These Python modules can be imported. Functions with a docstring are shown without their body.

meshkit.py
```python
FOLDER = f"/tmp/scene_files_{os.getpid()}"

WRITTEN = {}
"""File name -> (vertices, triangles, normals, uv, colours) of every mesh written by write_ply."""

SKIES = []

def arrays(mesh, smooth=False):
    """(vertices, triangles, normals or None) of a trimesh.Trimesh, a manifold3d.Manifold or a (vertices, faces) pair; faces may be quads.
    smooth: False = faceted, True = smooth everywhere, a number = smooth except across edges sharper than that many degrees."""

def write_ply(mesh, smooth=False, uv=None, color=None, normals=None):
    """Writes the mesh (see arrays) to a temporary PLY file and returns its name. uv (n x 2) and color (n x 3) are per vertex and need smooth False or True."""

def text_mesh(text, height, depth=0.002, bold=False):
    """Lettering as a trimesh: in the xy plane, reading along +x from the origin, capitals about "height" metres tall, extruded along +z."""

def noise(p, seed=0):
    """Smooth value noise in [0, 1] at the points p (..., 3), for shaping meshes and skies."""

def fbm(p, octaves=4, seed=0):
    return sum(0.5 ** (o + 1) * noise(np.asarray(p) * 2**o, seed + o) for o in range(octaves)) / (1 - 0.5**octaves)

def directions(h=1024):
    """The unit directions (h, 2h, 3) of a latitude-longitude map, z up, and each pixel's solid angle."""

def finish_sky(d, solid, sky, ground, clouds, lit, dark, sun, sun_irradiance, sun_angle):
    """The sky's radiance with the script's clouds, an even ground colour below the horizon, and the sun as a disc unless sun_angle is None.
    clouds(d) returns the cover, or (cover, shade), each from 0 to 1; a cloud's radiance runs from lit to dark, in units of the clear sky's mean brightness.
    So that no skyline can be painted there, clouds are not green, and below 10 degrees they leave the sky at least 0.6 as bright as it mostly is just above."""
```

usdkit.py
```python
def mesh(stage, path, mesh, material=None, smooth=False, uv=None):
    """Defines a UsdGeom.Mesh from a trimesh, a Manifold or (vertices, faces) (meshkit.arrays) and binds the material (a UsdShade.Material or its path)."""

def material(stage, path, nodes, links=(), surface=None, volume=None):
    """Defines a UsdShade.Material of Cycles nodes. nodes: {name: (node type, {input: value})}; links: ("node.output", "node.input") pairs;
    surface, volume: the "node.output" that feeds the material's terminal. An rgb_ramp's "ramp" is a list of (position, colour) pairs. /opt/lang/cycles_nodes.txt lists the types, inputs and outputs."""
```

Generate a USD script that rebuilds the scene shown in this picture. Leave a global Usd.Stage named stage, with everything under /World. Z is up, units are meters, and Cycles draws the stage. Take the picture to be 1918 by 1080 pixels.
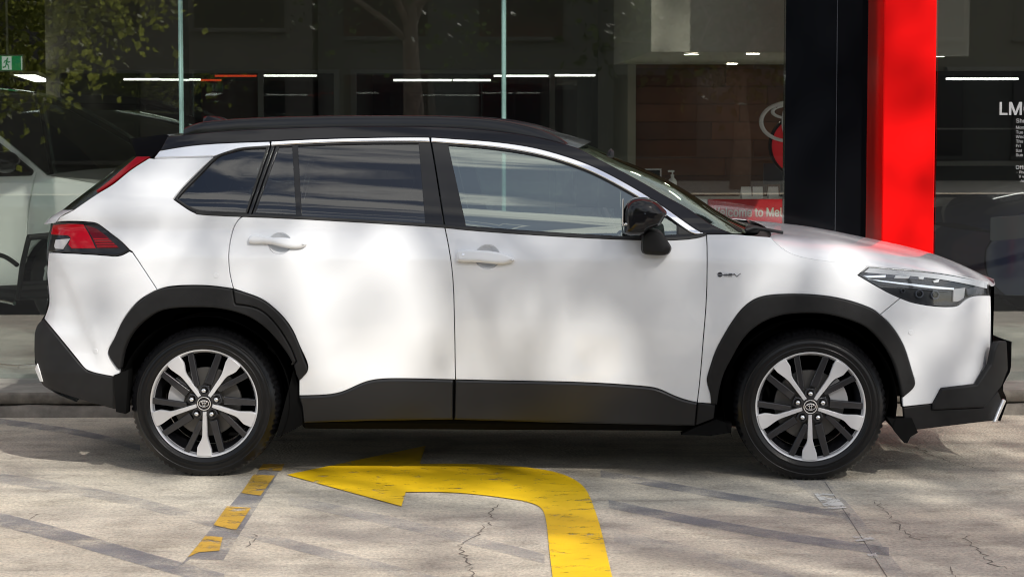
import math, random
import numpy as np
import trimesh
import shapely
from shapely.geometry import Polygon, Point, LineString, MultiPolygon, box as sbox
from shapely.ops import unary_union
from scipy.spatial import Delaunay
from scipy.interpolate import CubicSpline, PchipInterpolator
from pxr import Usd, UsdGeom, UsdLux, UsdShade, Sdf, Gf, Vt
import usdkit, meshkit

random.seed(7)
RNG = np.random.default_rng(7)
stage = Usd.Stage.CreateInMemory()
UsdGeom.SetStageUpAxis(stage, 'Z')
UsdGeom.SetStageMetersPerUnit(stage, 1.0)
UsdGeom.Xform.Define(stage, '/World')
UsdGeom.Scope.Define(stage, '/World/Looks')
T = Sdf.ValueTypeNames

# ------------------------------------------------------------------ camera
FOC, CX, CY, EYE = 4270.0, 959.0, 540.0, 1.571          # focal length in photo pixels, photo centre, eye height
PITCH = math.atan((CY - 219.0) / FOC)
cam = UsdGeom.Camera.Define(stage, '/World/camera')
cam.CreateHorizontalApertureAttr(36.0)
cam.CreateVerticalApertureAttr(36.0 * 576 / 1024)
cam.CreateFocalLengthAttr(36.0 * FOC / 1918.0)
cam.CreateFStopAttr(8.0)
cam.CreateFocusDistanceAttr(10.2)
cam.CreateExposureAttr(0.12)
cam.CreateClippingRangeAttr(Gf.Vec2f(0.1, 2000))
xc = UsdGeom.Xformable(cam.GetPrim())
xc.AddTranslateOp().Set(Gf.Vec3d(0, 0, EYE))
xc.AddRotateXOp().Set(90.0 - math.degrees(PITCH))

# ------------------------------------------------------------------ sun and sky
SUN = np.array([0.345, -0.69, 0.56]); SUN /= np.linalg.norm(SUN)     # direction towards the sun
SUN_EL, SUN_ROT = math.asin(SUN[2]), math.atan2(SUN[0], SUN[1])
sun = UsdLux.DistantLight.Define(stage, '/World/sun_light')
sun.CreateIntensityAttr(1.0)
sun.CreateAngleAttr(0.5)
sun.CreateColorAttr(Gf.Vec3f(1.0, 0.955, 0.88))
sun.GetPrim().CreateAttribute('inputs:normalize', T.Bool).Set(True)
zax = Gf.Vec3d(*SUN)
rot = Gf.Rotation(Gf.Vec3d(0, 0, 1), zax)
UsdGeom.Xformable(sun.GetPrim()).AddTransformOp().Set(Gf.Matrix4d(rot, Gf.Vec3d(0, 0, 0)))

SKY_STRENGTH = 0.11
CLOUD = 13.0
usdkit.material(stage, '/World/Looks/sky_dome', {
    'sky': ('sky_texture', {'sky_type': 'single_scattering', 'sun_disc': False, 'sun_elevation': SUN_EL, 'sun_rotation': SUN_ROT, 'air_density': 1.0, 'aerosol_density': 1.2}),
    'tc': ('texture_coordinate', {}),
    'mp': ('mapping', {'scale': (1.0, 1.0, 6.5)}),
    'n1': ('noise_texture', {'scale': 3.4, 'detail': 7.0, 'roughness': 0.55, 'distortion': 0.4}),
    'r1': ('map_range', {'range_type': 'smoothstep', 'from_min': 0.46, 'from_max': 0.60, 'to_min': 0.0, 'to_max': 1.0, 'clamp': True}),
    'cl': ('color', {'value': (CLOUD, CLOUD * 0.99, CLOUD * 0.97)}),
    'm': ('mix', {'mix_type': 'mix'}),
    'bg': ('background_shader', {'strength': SKY_STRENGTH})},
    [('tc.generated', 'mp.vector'), ('mp.vector', 'n1.vector'), ('n1.fac', 'r1.value'), ('r1.result', 'm.fac'), ('sky.color', 'm.color1'), ('cl.color', 'm.color2'), ('m.color', 'bg.color')],
    surface='bg.background')
sky = UsdLux.DomeLight.Define(stage, '/World/sky')
UsdShade.MaterialBindingAPI.Apply(sky.GetPrim()).Bind(UsdShade.Material.Get(stage, '/World/Looks/sky_dome'))
sky.GetPrim().SetCustomDataByKey('kind', 'structure')

# ------------------------------------------------------------------ materials
def mat(name, nodes, links=(), surface='p.BSDF'):
    return usdkit.material(stage, '/World/Looks/' + name, nodes, links, surface=surface)

def plain(name, col, rough=0.5, metal=0.0, coat=0.0, noise=0.0, nscale=6.0, bump=0.0, bscale=60.0, spec=0.5, emis=None, estr=0.0):
    p = {'base_color': col, 'roughness': rough, 'metallic': metal, 'coat_weight': coat, 'coat_roughness': 0.02, 'specular_ior_level': spec}
    if emis is not None:
        p['emission_color'] = emis; p['emission_strength'] = estr
    nodes, links = {'p': ('principled_bsdf', p)}, []
    if noise > 0:
        nodes['tc'] = ('texture_coordinate', {})
        nodes['n'] = ('noise_texture', {'scale': nscale, 'detail': 5.0, 'roughness': 0.6})
        lo = tuple(max(0, c * (1 - noise)) for c in col); hi = tuple(min(1, c * (1 + noise)) for c in col)
        nodes['r'] = ('rgb_ramp', {'ramp': [(0.25, lo), (0.75, hi)]})
        links += [('tc.object', 'n.vector'), ('n.fac', 'r.fac'), ('r.color', 'p.base_color')]
    if bump > 0:
        nodes.setdefault('tc', ('texture_coordinate', {}))
        nodes['bn'] = ('noise_texture', {'scale': bscale, 'detail': 3.0})
        nodes['b'] = ('bump', {'strength': bump, 'distance': 0.004})
        links += [('tc.object', 'bn.vector'), ('bn.fac', 'b.height'), ('b.normal', 'p.normal')]
    return mat(name, nodes, links)

def pane(name, tint, ior=1.5, gloss=(1, 1, 1), rough=0.0, boost=1.0):
    """window pane: clear with a mirror reflection that grows towards grazing view (Schlick), the same from both sides"""
    f0 = ((ior - 1) / (ior + 1)) ** 2
    return mat(name, {
        't': ('transparent_bsdf', {'color': tint}),
        'g': ('glossy_bsdf', {'color': gloss, 'roughness': rough}),
        'f': ('layer_weight', {'blend': 0.5}),
        'w': ('math', {'math_type': 'power', 'value2': 5.0}),
        'k': ('math', {'math_type': 'multiply_add', 'value2': (1 - f0), 'value3': f0 * boost, 'use_clamp': True}),
        'm': ('mix_closure', {})},
        [('f.facing', 'w.value1'), ('w.value', 'k.value1'), ('k.value', 'm.fac'), ('t.BSDF', 'm.closure1'), ('g.BSDF', 'm.closure2')], surface='m.closure')

M = {}
M['paint'] = mat('white_pearl_paint', {
    'tc': ('texture_coordinate', {}),
    'n': ('noise_texture', {'scale': 900.0, 'detail': 1.0}),
    'r': ('rgb_ramp', {'ramp': [(0.3, (0.68, 0.695, 0.72)), (0.7, (0.735, 0.745, 0.765))]}),
    'p': ('principled_bsdf', {'roughness': 0.4, 'specular_ior_level': 0.0, 'coat_weight': 0.85, 'coat_roughness': 0.015, 'coat_ior': 1.5})},
    [('tc.object', 'n.vector'), ('n.fac', 'r.fac'), ('r.color', 'p.base_color')])
M['black_paint'] = plain('black_gloss_paint', (0.006, 0.006, 0.008), 0.25, coat=0.55, spec=0.1)
M['black_gloss'] = plain('black_gloss_trim', (0.006, 0.006, 0.007), 0.12, spec=0.4)
M['sill_plastic'] = plain('satin_black_sill', (0.011, 0.011, 0.0115), 0.24, spec=0.42, bump=0.06, bscale=500)
M['cladding'] = plain('textured_black_plastic', (0.012, 0.012, 0.0125), 0.5, spec=0.22, noise=0.2, nscale=25, bump=0.25, bscale=700)
M['rubber'] = plain('black_rubber', (0.012, 0.012, 0.012), 0.6)
M['tyre'] = plain('tyre_rubber', (0.004, 0.004, 0.0045), 0.26, spec=0.30, noise=0.25, nscale=18, bump=0.15, bscale=150)
M['dark'] = plain('dark_underbody', (0.006, 0.006, 0.006), 0.9, spec=0.05)
M['chrome'] = plain('bright_chrome', (0.92, 0.92, 0.93), 0.08, metal=1.0)
M['satin'] = plain('satin_silver', (0.82, 0.83, 0.85), 0.3, metal=0.9)
M['alloy'] = plain('machined_alloy', (0.74, 0.74, 0.76), 0.24, metal=0.45)
M['spoke_dark'] = plain('dark_grey_alloy', (0.022, 0.022, 0.025), 0.22, metal=0.3, coat=0.5)
M['disc'] = plain('brake_disc_steel', (0.13, 0.125, 0.12), 0.45, metal=0.8)
M['caliper'] = plain('grey_caliper', (0.45, 0.45, 0.46), 0.45, metal=0.4)
M['glass_front'] = pane('clear_car_glass', (0.74, 0.84, 0.79), 1.55, (0.90, 1.0, 0.93), boost=5.2)
M['glass_rear'] = pane('privacy_car_glass', (0.22, 0.23, 0.24), 1.5, boost=2.0)
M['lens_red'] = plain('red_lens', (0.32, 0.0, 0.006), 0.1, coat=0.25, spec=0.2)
M['lens_red_dark'] = plain('deep_red_lens', (0.09, 0.001, 0.004), 0.1, coat=0.25, spec=0.2)
M['lens_clear'] = pane('clear_lamp_lens', (0.93, 0.95, 0.97), 1.5, boost=1.0)
M['lamp_black'] = plain('lamp_housing_black', (0.012, 0.013, 0.016), 0.2, coat=0.3)
M['lamp_chrome'] = plain('lamp_reflector', (0.8, 0.82, 0.85), 0.12, metal=1.0)
M['lamp_reverse'] = plain('reversing_lamp', (0.38, 0.37, 0.37), 0.15, coat=0.8)
M['lamp_grey'] = plain('lamp_bezel_grey', (0.07, 0.075, 0.09), 0.25, metal=0.5)
M['interior'] = plain('dark_cabin_trim', (0.03, 0.03, 0.032), 0.7, noise=0.2)
M['headliner'] = plain('pale_headliner', (0.42, 0.43, 0.40), 0.85)
M['seat'] = plain('dark_seat_fabric', (0.025, 0.025, 0.028), 0.8, noise=0.2, nscale=40)
M['white_plastic'] = plain('white_plastic', (0.75, 0.75, 0.74), 0.4)

# ------------------------------------------------------------------ scene helpers
used = {}
def numbered(parent, name):
    k = (parent, name); n = used.get(k, 0); used[k] = n + 1
    return name if n == 0 else f'{name}_{n:03d}'

def tag(p, label=None, cat=None, group=None, kind=None):
    for k, v in (('label', label), ('category', cat), ('group', group), ('kind', kind)):
        if v: p.SetCustomDataByKey(k, v)
    return p

def thing(name, label=None, cat=None, loc=(0, 0, 0), rotz=0.0, group=None, kind=None):
    x = UsdGeom.Xform.Define(stage, '/World/' + numbered('/World', name))
    x.AddTranslateOp().Set(Gf.Vec3d(*map(float, loc)))
    if rotz: x.AddRotateZOp().Set(math.degrees(rotz))
    return tag(x.GetPrim(), label, cat, group, kind)

def copy_thing(src, loc, rotz=0.0, label=None, cat=None, group=None):
    d = dict(src.GetCustomData())
    base = src.GetName().rstrip('0123456789').rstrip('_')
    r = thing(base, label or d.get('label'), cat or d.get('category'), loc, rotz, group or d.get('group'))
    r.GetReferences().AddInternalReference(src.GetPath())
    r.SetInstanceable(True)
    return r

def put(name, v, f, m, parent=None, n=None, label=None):
    base = str(parent.GetPath()) if parent is not None else '/World'
    path = base + '/' + numbered(base, name)
    g = UsdGeom.Mesh.Define(stage, path)
    f = np.asarray(f); u, inv = np.unique(f, return_inverse=True)
    if len(u) < len(v):
        v = np.asarray(v)[u]; f = inv.reshape(f.shape); n = None if n is None else np.asarray(n)[u]
    v = np.asarray(v, np.float32); f = np.asarray(f, np.int32)
    g.CreatePointsAttr(Vt.Vec3fArray.FromNumpy(np.ascontiguousarray(v)))
    g.CreateFaceVertexCountsAttr(Vt.IntArray.FromNumpy(np.full(len(f), 3, np.int32)))
    g.CreateFaceVertexIndicesAttr(Vt.IntArray.FromNumpy(np.ascontiguousarray(f.ravel())))
    g.CreateSubdivisionSchemeAttr('none')
    if n is not None:
        g.CreateNormalsAttr(Vt.Vec3fArray.FromNumpy(np.ascontiguousarray(np.asarray(n, np.float32))))
        g.SetNormalsInterpolation('vertex')
    UsdShade.MaterialBindingAPI.Apply(g.GetPrim()).Bind(m)
    if label: g.GetPrim().SetCustomDataByKey('label', label)
    return g.GetPrim()

def put_mesh(name, mesh, m, parent=None, smooth=False, label=None):
    v, f, n = meshkit.arrays(mesh, smooth)
    return put(name, v, f, m, parent, n, label)

def cat_meshes(ms): return trimesh.util.concatenate(ms)

def bx(x0, x1, y0, y1, z0, z1, bev=0.0):
    if bev <= 0:
        m = trimesh.creation.box((x1 - x0, y1 - y0, z1 - z0)); m.apply_translation(((x0 + x1) / 2, (y0 + y1) / 2, (z0 + z1) / 2)); return m
    pts = []
    for a in (0, 1, 2):
        for sx in (0, 1):
            for sy in (0, 1):
                for sz in (0, 1):
                    p = [x1 if sx else x0, y1 if sy else y0, z1 if sz else z0]; s = [sx, sy, sz]
                    for k in range(3):
                        if k != a: p[k] += -bev if s[k] else bev
                    pts.append(p)
    return trimesh.convex.convex_hull(np.array(pts))

def tube(pts, r, sides=10, cap=True):
    pts = np.asarray(pts, float); r = np.broadcast_to(r, (len(pts),))
    t = np.gradient(pts, axis=0); t /= np.linalg.norm(t, axis=1, keepdims=True) + 1e-12
    ref = np.array([0, 0, 1.0]) if abs(t[0][2]) < 0.9 else np.array([1.0, 0, 0])
    a = np.cross(t, ref); a /= np.linalg.norm(a, axis=1, keepdims=True) + 1e-12
    b = np.cross(t, a); ang = np.arange(sides) * 2 * np.pi / sides
    v = pts[:, None] + r[:, None, None] * (np.cos(ang)[None, :, None] * a[:, None] + np.sin(ang)[None, :, None] * b[:, None])
    n = len(pts); i, j = np.meshgrid(np.arange(n - 1), np.arange(sides), indexing='ij')
    q = np.stack([i * sides + j, i * sides + (j + 1) % sides, (i + 1) * sides + (j + 1) % sides, (i + 1) * sides + j], -1).reshape(-1, 4)
    f = np.vstack([q[:, [0, 1, 2]], q[:, [0, 2, 3]]]); v = v.reshape(-1, 3)
    if cap:
        v = np.vstack([v, pts[:1], pts[-1:]]); c0, c1 = len(v) - 2, len(v) - 1
        k = np.arange(sides)
        f = np.vstack([f, np.stack([np.full(sides, c0), (k + 1) % sides, k], 1), np.stack([np.full(sides, c1), (n - 1) * sides + k, (n - 1) * sides + (k + 1) % sides], 1)])
    m = trimesh.Trimesh(v, f, process=False); trimesh.repair.fix_normals(m); return m

def sm(pts, n=8):
    """open Catmull-Rom curve through pts"""
    p = np.asarray(pts, float)
    if len(p) < 3: return p
    d = np.concatenate([[0], np.cumsum(np.sqrt(np.linalg.norm(np.diff(p, axis=0), axis=1)) + 1e-9)])
    cs = CubicSpline(d, p, bc_type='natural')
    tt = np.concatenate([np.linspace(d[i], d[i + 1], n, endpoint=False) for i in range(len(d) - 1)] + [[d[-1]]])
    return cs(tt)

def chain(*segs):
    """segments of points; a segment given as ('s', pts) is smoothed"""
    out = []
    for s in segs:
        q = sm(s[1]) if isinstance(s, tuple) and isinstance(s[0], str) else np.asarray(s, float)
        for p in q:
            if not out or np.linalg.norm(np.asarray(out[-1]) - p) > 1e-6: out.append(tuple(p))
    if np.linalg.norm(np.asarray(out[0]) - np.asarray(out[-1])) < 1e-6: out.pop()
    return np.array(out)

def resample(p, h, closed=True):
    p = np.asarray(p, float); out = []
    n = len(p)
    for i in range(n if closed else n - 1):
        a, b = p[i], p[(i + 1) % n]; k = max(1, int(math.ceil(np.linalg.norm(b - a) / h)))
        out.append(a + (b - a) * (np.arange(k) / k)[:, None])
    if not closed: out.append(p[-1:])
    return np.vstack(out)

def polys(g):
    if g.is_empty: return []
    return [q for q in (g.geoms if hasattr(g, 'geoms') else [g]) if q.geom_type == 'Polygon' and q.area > 1e-6]

def panel(poly, lift, h=0.02, r=0.003, t=0.02, back=False):
    """polygon in (u,v) -> solid skin; lift(uv) -> (P, N). Returns (v, f, n)."""
    V, Fc, Nn, off = [], [], [], 0
    for pg in polys(poly):
        pg = shapely.geometry.polygon.orient(pg, 1.0)
        rings = [np.array(pg.exterior.coords)[:-1]] + [np.array(i.coords)[:-1] for i in pg.interiors]
        B, I, O = [], [], []
        for rg in rings:
            rg = resample(rg, h)
            nx = np.roll(rg, -1, 0) - rg; pv = rg - np.roll(rg, 1, 0)
            nx /= np.linalg.norm(nx, axis=1, keepdims=True) + 1e-12; pv /= np.linalg.norm(pv, axis=1, keepdims=True) + 1e-12
            n1 = np.stack([pv[:, 1], -pv[:, 0]], 1); n2 = np.stack([nx[:, 1], -nx[:, 0]], 1)
            o = n1 + n2; L = np.linalg.norm(o, axis=1, keepdims=True); o = o / np.maximum(L, 1e-6)
            k = 1 / np.maximum((o * n1).sum(1), 0.45)
            B.append(rg); O.append(o); I.append(rg - o * (r * k)[:, None])
        Ib, Bb, Ob = np.vstack(I), np.vstack(B), np.vstack(O)
        inner = Polygon(I[0], I[1:]) if len(I) > 1 else Polygon(I[0])
        if not inner.is_valid: inner = inner.buffer(0)
        x0, y0, x1, y1 = pg.bounds
        gx, gy = np.meshgrid(np.arange(x0 + h / 2, x1, h), np.arange(y0 + h / 2, y1, h))
        gp = np.stack([gx.ravel(), gy.ravel()], 1)
        core = inner.buffer(-0.45 * h)
        gp = gp[shapely.contains_xy(core, gp[:, 0], gp[:, 1])] if not core.is_empty else gp[:0]
        pts = np.vstack([Ib, gp])
        tri = Delaunay(pts + RNG.normal(0, 1e-7, pts.shape)).simplices
        c = pts[tri].mean(1)
        chk = inner.buffer(1e-5)
        tri = tri[shapely.contains_xy(chk, c[:, 0], c[:, 1])]
        a = pts[tri]; ar = np.cross(a[:, 1] - a[:, 0], a[:, 2] - a[:, 0])
        tri = tri[np.abs(ar) > 1e-9]; ar = ar[np.abs(ar) > 1e-9]
        P, N = lift(pts)
        Pb, Nb = lift(Bb); Pe, _ = lift(Bb + Ob * 1e-3)
        Tn = Pe - Pb; Tn -= (Tn * Nb).sum(1, keepdims=True) * Nb; Tn /= np.linalg.norm(Tn, axis=1, keepdims=True) + 1e-12
        nb = len(Bb)
        R1 = Pb - Nb * r; R2 = Pb - Nb * t
        mid = Nb * 0.5 + Tn * 0.86
        Vi = np.vstack([P, R1, R2]); Ni = np.vstack([N, mid, Tn])
        faces = [tri]
        s = 0
        for rg in B:
            m_ = len(rg); i = np.arange(m_); j = (i + 1) % m_
            a0, a1 = s + i, s + j; b0, b1 = len(P) + s + i, len(P) + s + j; c0, c1 = len(P) + nb + s + i, len(P) + nb + s + j
            for (p, q, rr, ss) in ((a0, a1, b1, b0), (b0, b1, c1, c0)):
                faces += [np.stack([p, q, rr], 1), np.stack([p, rr, ss], 1)]
            s += m_
        if back:
            nv = len(Vi)
            bi = np.concatenate([len(P) + nb + np.arange(nb), nv + np.arange(len(gp))])
            Vi = np.vstack([Vi, P[nb:] - N[nb:] * t]); Ni = np.vstack([Ni, -N[nb:]])
            faces.append(bi[tri][:, ::-1])
        Fi = np.vstack(faces)
        fn = np.cross(Vi[Fi[:, 1]] - Vi[Fi[:, 0]], Vi[Fi[:, 2]] - Vi[Fi[:, 0]])
        # orient by the vertex normals
        bad = (fn * (Ni[Fi].sum(1))).sum(1) < 0
        Fi[bad] = Fi[bad][:, ::-1]
        V.append(Vi); Nn.append(Ni / (np.linalg.norm(Ni, axis=1, keepdims=True) + 1e-12)); Fc.append(Fi + off); off += len(Vi)
    return np.vstack(V), np.vstack(Fc), np.vstack(Nn)

def flat_lift(origin, ux, uy):
    origin, ux, uy = map(lambda q: np.asarray(q, float), (origin, ux, uy)); nn = np.cross(ux, uy)
    def L(p):
        p = np.asarray(p, float)
        return origin + p[:, :1] * ux + p[:, 1:2] * uy, np.tile(nn, (len(p), 1))
    return L

def grid(P, flip=False):
    """P[nu, nv, 3] -> (v, f, n) smooth sheet"""
    nu, nv = P.shape[:2]
    du = np.gradient(P, axis=0); dv = np.gradient(P, axis=1)
    N = np.cross(du, dv); N /= np.linalg.norm(N, axis=2, keepdims=True) + 1e-12
    i, j = np.meshgrid(np.arange(nu - 1), np.arange(nv - 1), indexing='ij')
    q = np.stack([i * nv + j, (i + 1) * nv + j, (i + 1) * nv + j + 1, i * nv + j + 1], -1).reshape(-1, 4)
    f = np.vstack([q[:, [0, 1, 2]], q[:, [0, 2, 3]]])
    N = N.reshape(-1, 3)
    if flip: f, N = f[:, ::-1], -N
    return P.reshape(-1, 3), f, N

def join(*parts):
    V, Fc, N, o = [], [], [], 0
    for v, f, n in parts:
        V.append(v); Fc.append(np.asarray(f) + o); N.append(n); o += len(v)
    return np.vstack(V), np.vstack(Fc), np.vstack(N)

def mirror_y(part):
    v, f, n = part
    s = np.array([1, -1, 1.0])
    return v * s, np.asarray(f)[:, ::-1], n * s

def as_part(mesh, smooth=40):
    return meshkit.arrays(mesh, smooth)

# camera rays of the photograph's pixels
_fw = np.array([0, math.cos(PITCH), -math.sin(PITCH)]); _up = np.array([0, math.sin(PITCH), math.cos(PITCH)]); _rt = np.array([1.0, 0, 0])
EYEP = np.array([0, 0, EYE])
def rays(px):
    px = np.atleast_2d(np.asarray(px, float))
    d = _fw + ((px[:, :1] - CX) / FOC) * _rt + ((CY - px[:, 1:2]) / FOC) * _up
    return d
def ground_at(px, z=0.0):
    d = rays(px); t = (z - EYE) / d[:, 2]
    return (EYEP + d * t[:, None])[:, :2]
# ------------------------------------------------------------------ the car in the foreground
CAR_O, CAR_A = np.array([0.0091, 10.727, 0.0]), -0.04228
_ca, _sa = math.cos(CAR_A), math.sin(CAR_A)
def to_car(p):
    d = np.asarray(p, float) - CAR_O
    return np.stack([d[..., 0] * _ca + d[..., 1] * _sa, -d[..., 0] * _sa + d[..., 1] * _ca, d[..., 2]], -1)
EYE_C = to_car(EYEP)
def car_rays(px):
    d = rays(px)
    return np.stack([d[:, 0] * _ca + d[:, 1] * _sa, -d[:, 0] * _sa + d[:, 1] * _ca, d[:, 2]], -1)
def at_w(px, w):
    """photo pixels -> car (x, z) on the vertical plane y = -w"""
    d = car_rays(px); t = (-np.asarray(w) - EYE_C[1]) / d[:, 1]
    p = EYE_C + d * t[:, None]
    return p[:, [0, 2]]

WHEEL_X, WHEEL_Z, WHEEL_R = 1.32, 0.3226, 0.331
_belt_px = [(300, 392), (367, 397), (459, 401), (563, 405), (833, 421), (870, 424), (1165, 443), (1310, 443), (1443, 446), (1480, 473), (1560, 489), (1640, 498), (1763, 510), (1850, 527)]
_b = at_w(_belt_px, 0.86); _bz = np.concatenate([[_b[0, 1]], _b[:, 1], [_b[-1, 1]]]); _bxx = np.concatenate([[-2.6], _b[:, 0], [2.6]])
_bxs = np.linspace(-2.6, 2.6, 400); _bs = np.interp(_bxs, _bxx, _bz)
_k = np.hanning(31); _k /= _k.sum(); _bs = np.convolve(np.pad(_bs, 15, mode='edge'), _k, 'valid')
def belt(x): return np.interp(x, _bxs, _bs)
_sec = CubicSpline([0.0, .15, .25, .4, .55, .7, .82, .92, 1.0, 1.06, 1.2, 1.35, 1.5, 1.6, 1.75], [.79, .845, .868, .887, .899, .906, .9085, .9065, .9005, .8905, .833, .765, .686, .626, .52])
_tip_r = at_w([(97, 418), (91, 440), (89, 470), (88, 520), (91, 560), (84, 592), (72, 612), (66, 640), (68, 680), (80, 715), (100, 735), (150, 752)], 0.40)
_zr = np.concatenate([[0.0], _tip_r[::-1, 1], [1.14, 1.2, 1.5]]); _xr = np.concatenate([[_tip_r[-1, 0] + .1], _tip_r[::-1, 0], [_tip_r[0, 0] - .03, _tip_r[0, 0] - .02, -1.95]])
_zg = np.linspace(0, 1.6, 321); _xrg = np.interp(_zg, _zr, _xr); _k2 = np.hanning(13); _k2 /= _k2.sum(); _xrg = np.convolve(np.pad(_xrg, 6, mode='edge'), _k2, 'valid')
XF = 2.195
_tp = PchipInterpolator(np.sqrt([0, .02, .05, .10, .17, .27, .42, .62, .9, 1.6]), [.40, .56, .68, .785, .865, .92, .962, .988, 1.0, 1.0])
_tr = PchipInterpolator(np.sqrt([0, .02, .05, .10, .17, .27, .42, .62, .9, 1.6]), [.42, .60, .72, .82, .89, .935, .97, .992, 1.0, 1.0])
DIMPLES = []
def W(x, z, ext=0.0, dim=True):
    x = np.asarray(x, float); z = np.asarray(z, float)
    zb = belt(x)
    s = np.clip((z - .5) / (zb - .5), 0, 1); s = s * s * (3 - 2 * s)
    w = _sec(np.clip(z - (zb - 1.06) * s, 0, 1.75))
    # flared haunches over the wheels, a shallow waist along the doors
    for cx in (-WHEEL_X, WHEEL_X):
        w = w + 0.012 * np.exp(-((x - cx) / .48) ** 2 - ((z - .62) / .2) ** 2)
    w = w - 0.010 * np.exp(-((x + 0.05) / .75) ** 2 - ((z - .52) / .12) ** 2)
    # shoulder crease: above it the side leans in towards the windows
    zc = .958 + .0 * x - .10 * np.clip((x - 1.2) / 1.0, 0, 1) ** 1.2
    sp_ = lambda q: .007 * np.logaddexp(0, q / .007)
    w = w - .225 * (sp_(z - zc) - sp_(z - zc - .125))
    # a soft lower crease rising to the rear
    w = w - .05 * (sp_(-(z - .45 - .02 * x)) - sp_(-(z - .30 - .02 * x))) * np.clip((.95 - np.abs(x)) / .2, 0, 1)
    af = np.clip(XF + ext - x, 0, 1.6); ar = np.clip(x - (np.interp(z, _zg, _xrg) - ext), 0, 1.6)
    w = w * _tp(np.sqrt(af)) * _tr(np.sqrt(ar))
    # creased corner of the rear and front bumpers
    ln = (x - CR[0]) * CR[2] + (z - CR[1]) * CR[3]
    w = w - 0.016 / (1 + np.exp(-ln / .012)) * np.clip((z - .45) / .1, 0, 1) * np.clip((.98 - z) / .12, 0, 1) * np.clip((-1.75 - x) / .06, 0, 1)
    ln = (x - CF[0]) * CF[2] + (z - CF[1]) * CF[3]
    w = w - 0.010 / (1 + np.exp(-ln / .018)) * np.clip((z - .3) / .1, 0, 1) * np.clip((.72 - z) / .12, 0, 1) * np.clip((x - 1.7) / .08, 0, 1)
    if dim:
        for (dx, dz, rx, rz, dep) in DIMPLES:
            q = ((x - dx) / rx) ** 2 + ((z - dz) / rz) ** 2
            w = w - dep * np.clip(1 - q, 0, 1) ** 1.3
    out = (x > XF + ext + 1e-6) | (x < np.interp(z, _zg, _xrg) - ext - 1e-6)
    return np.where(out, 0.0, w)
_c0 = at_w([(123, 520), (167, 617)], .8); _d = _c0[1] - _c0[0]; _d /= np.linalg.norm(_d)
CR = (_c0[0, 0], _c0[0, 1], _d[1], -_d[0])
if (-2.1 - CR[0]) * CR[2] + (.6 - CR[1]) * CR[3] < 0: CR = (CR[0], CR[1], -CR[2], -CR[3])
_c0 = at_w([(1768, 715), (1830, 590)], .7); _d = _c0[1] - _c0[0]; _d /= np.linalg.norm(_d)
CF = (_c0[0, 0], _c0[0, 1], _d[1], -_d[0])
if (2.15 - CF[0]) * CF[2] + (.5 - CF[1]) * CF[3] < 0: CF = (CF[0], CF[1], -CF[2], -CF[3])

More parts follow.
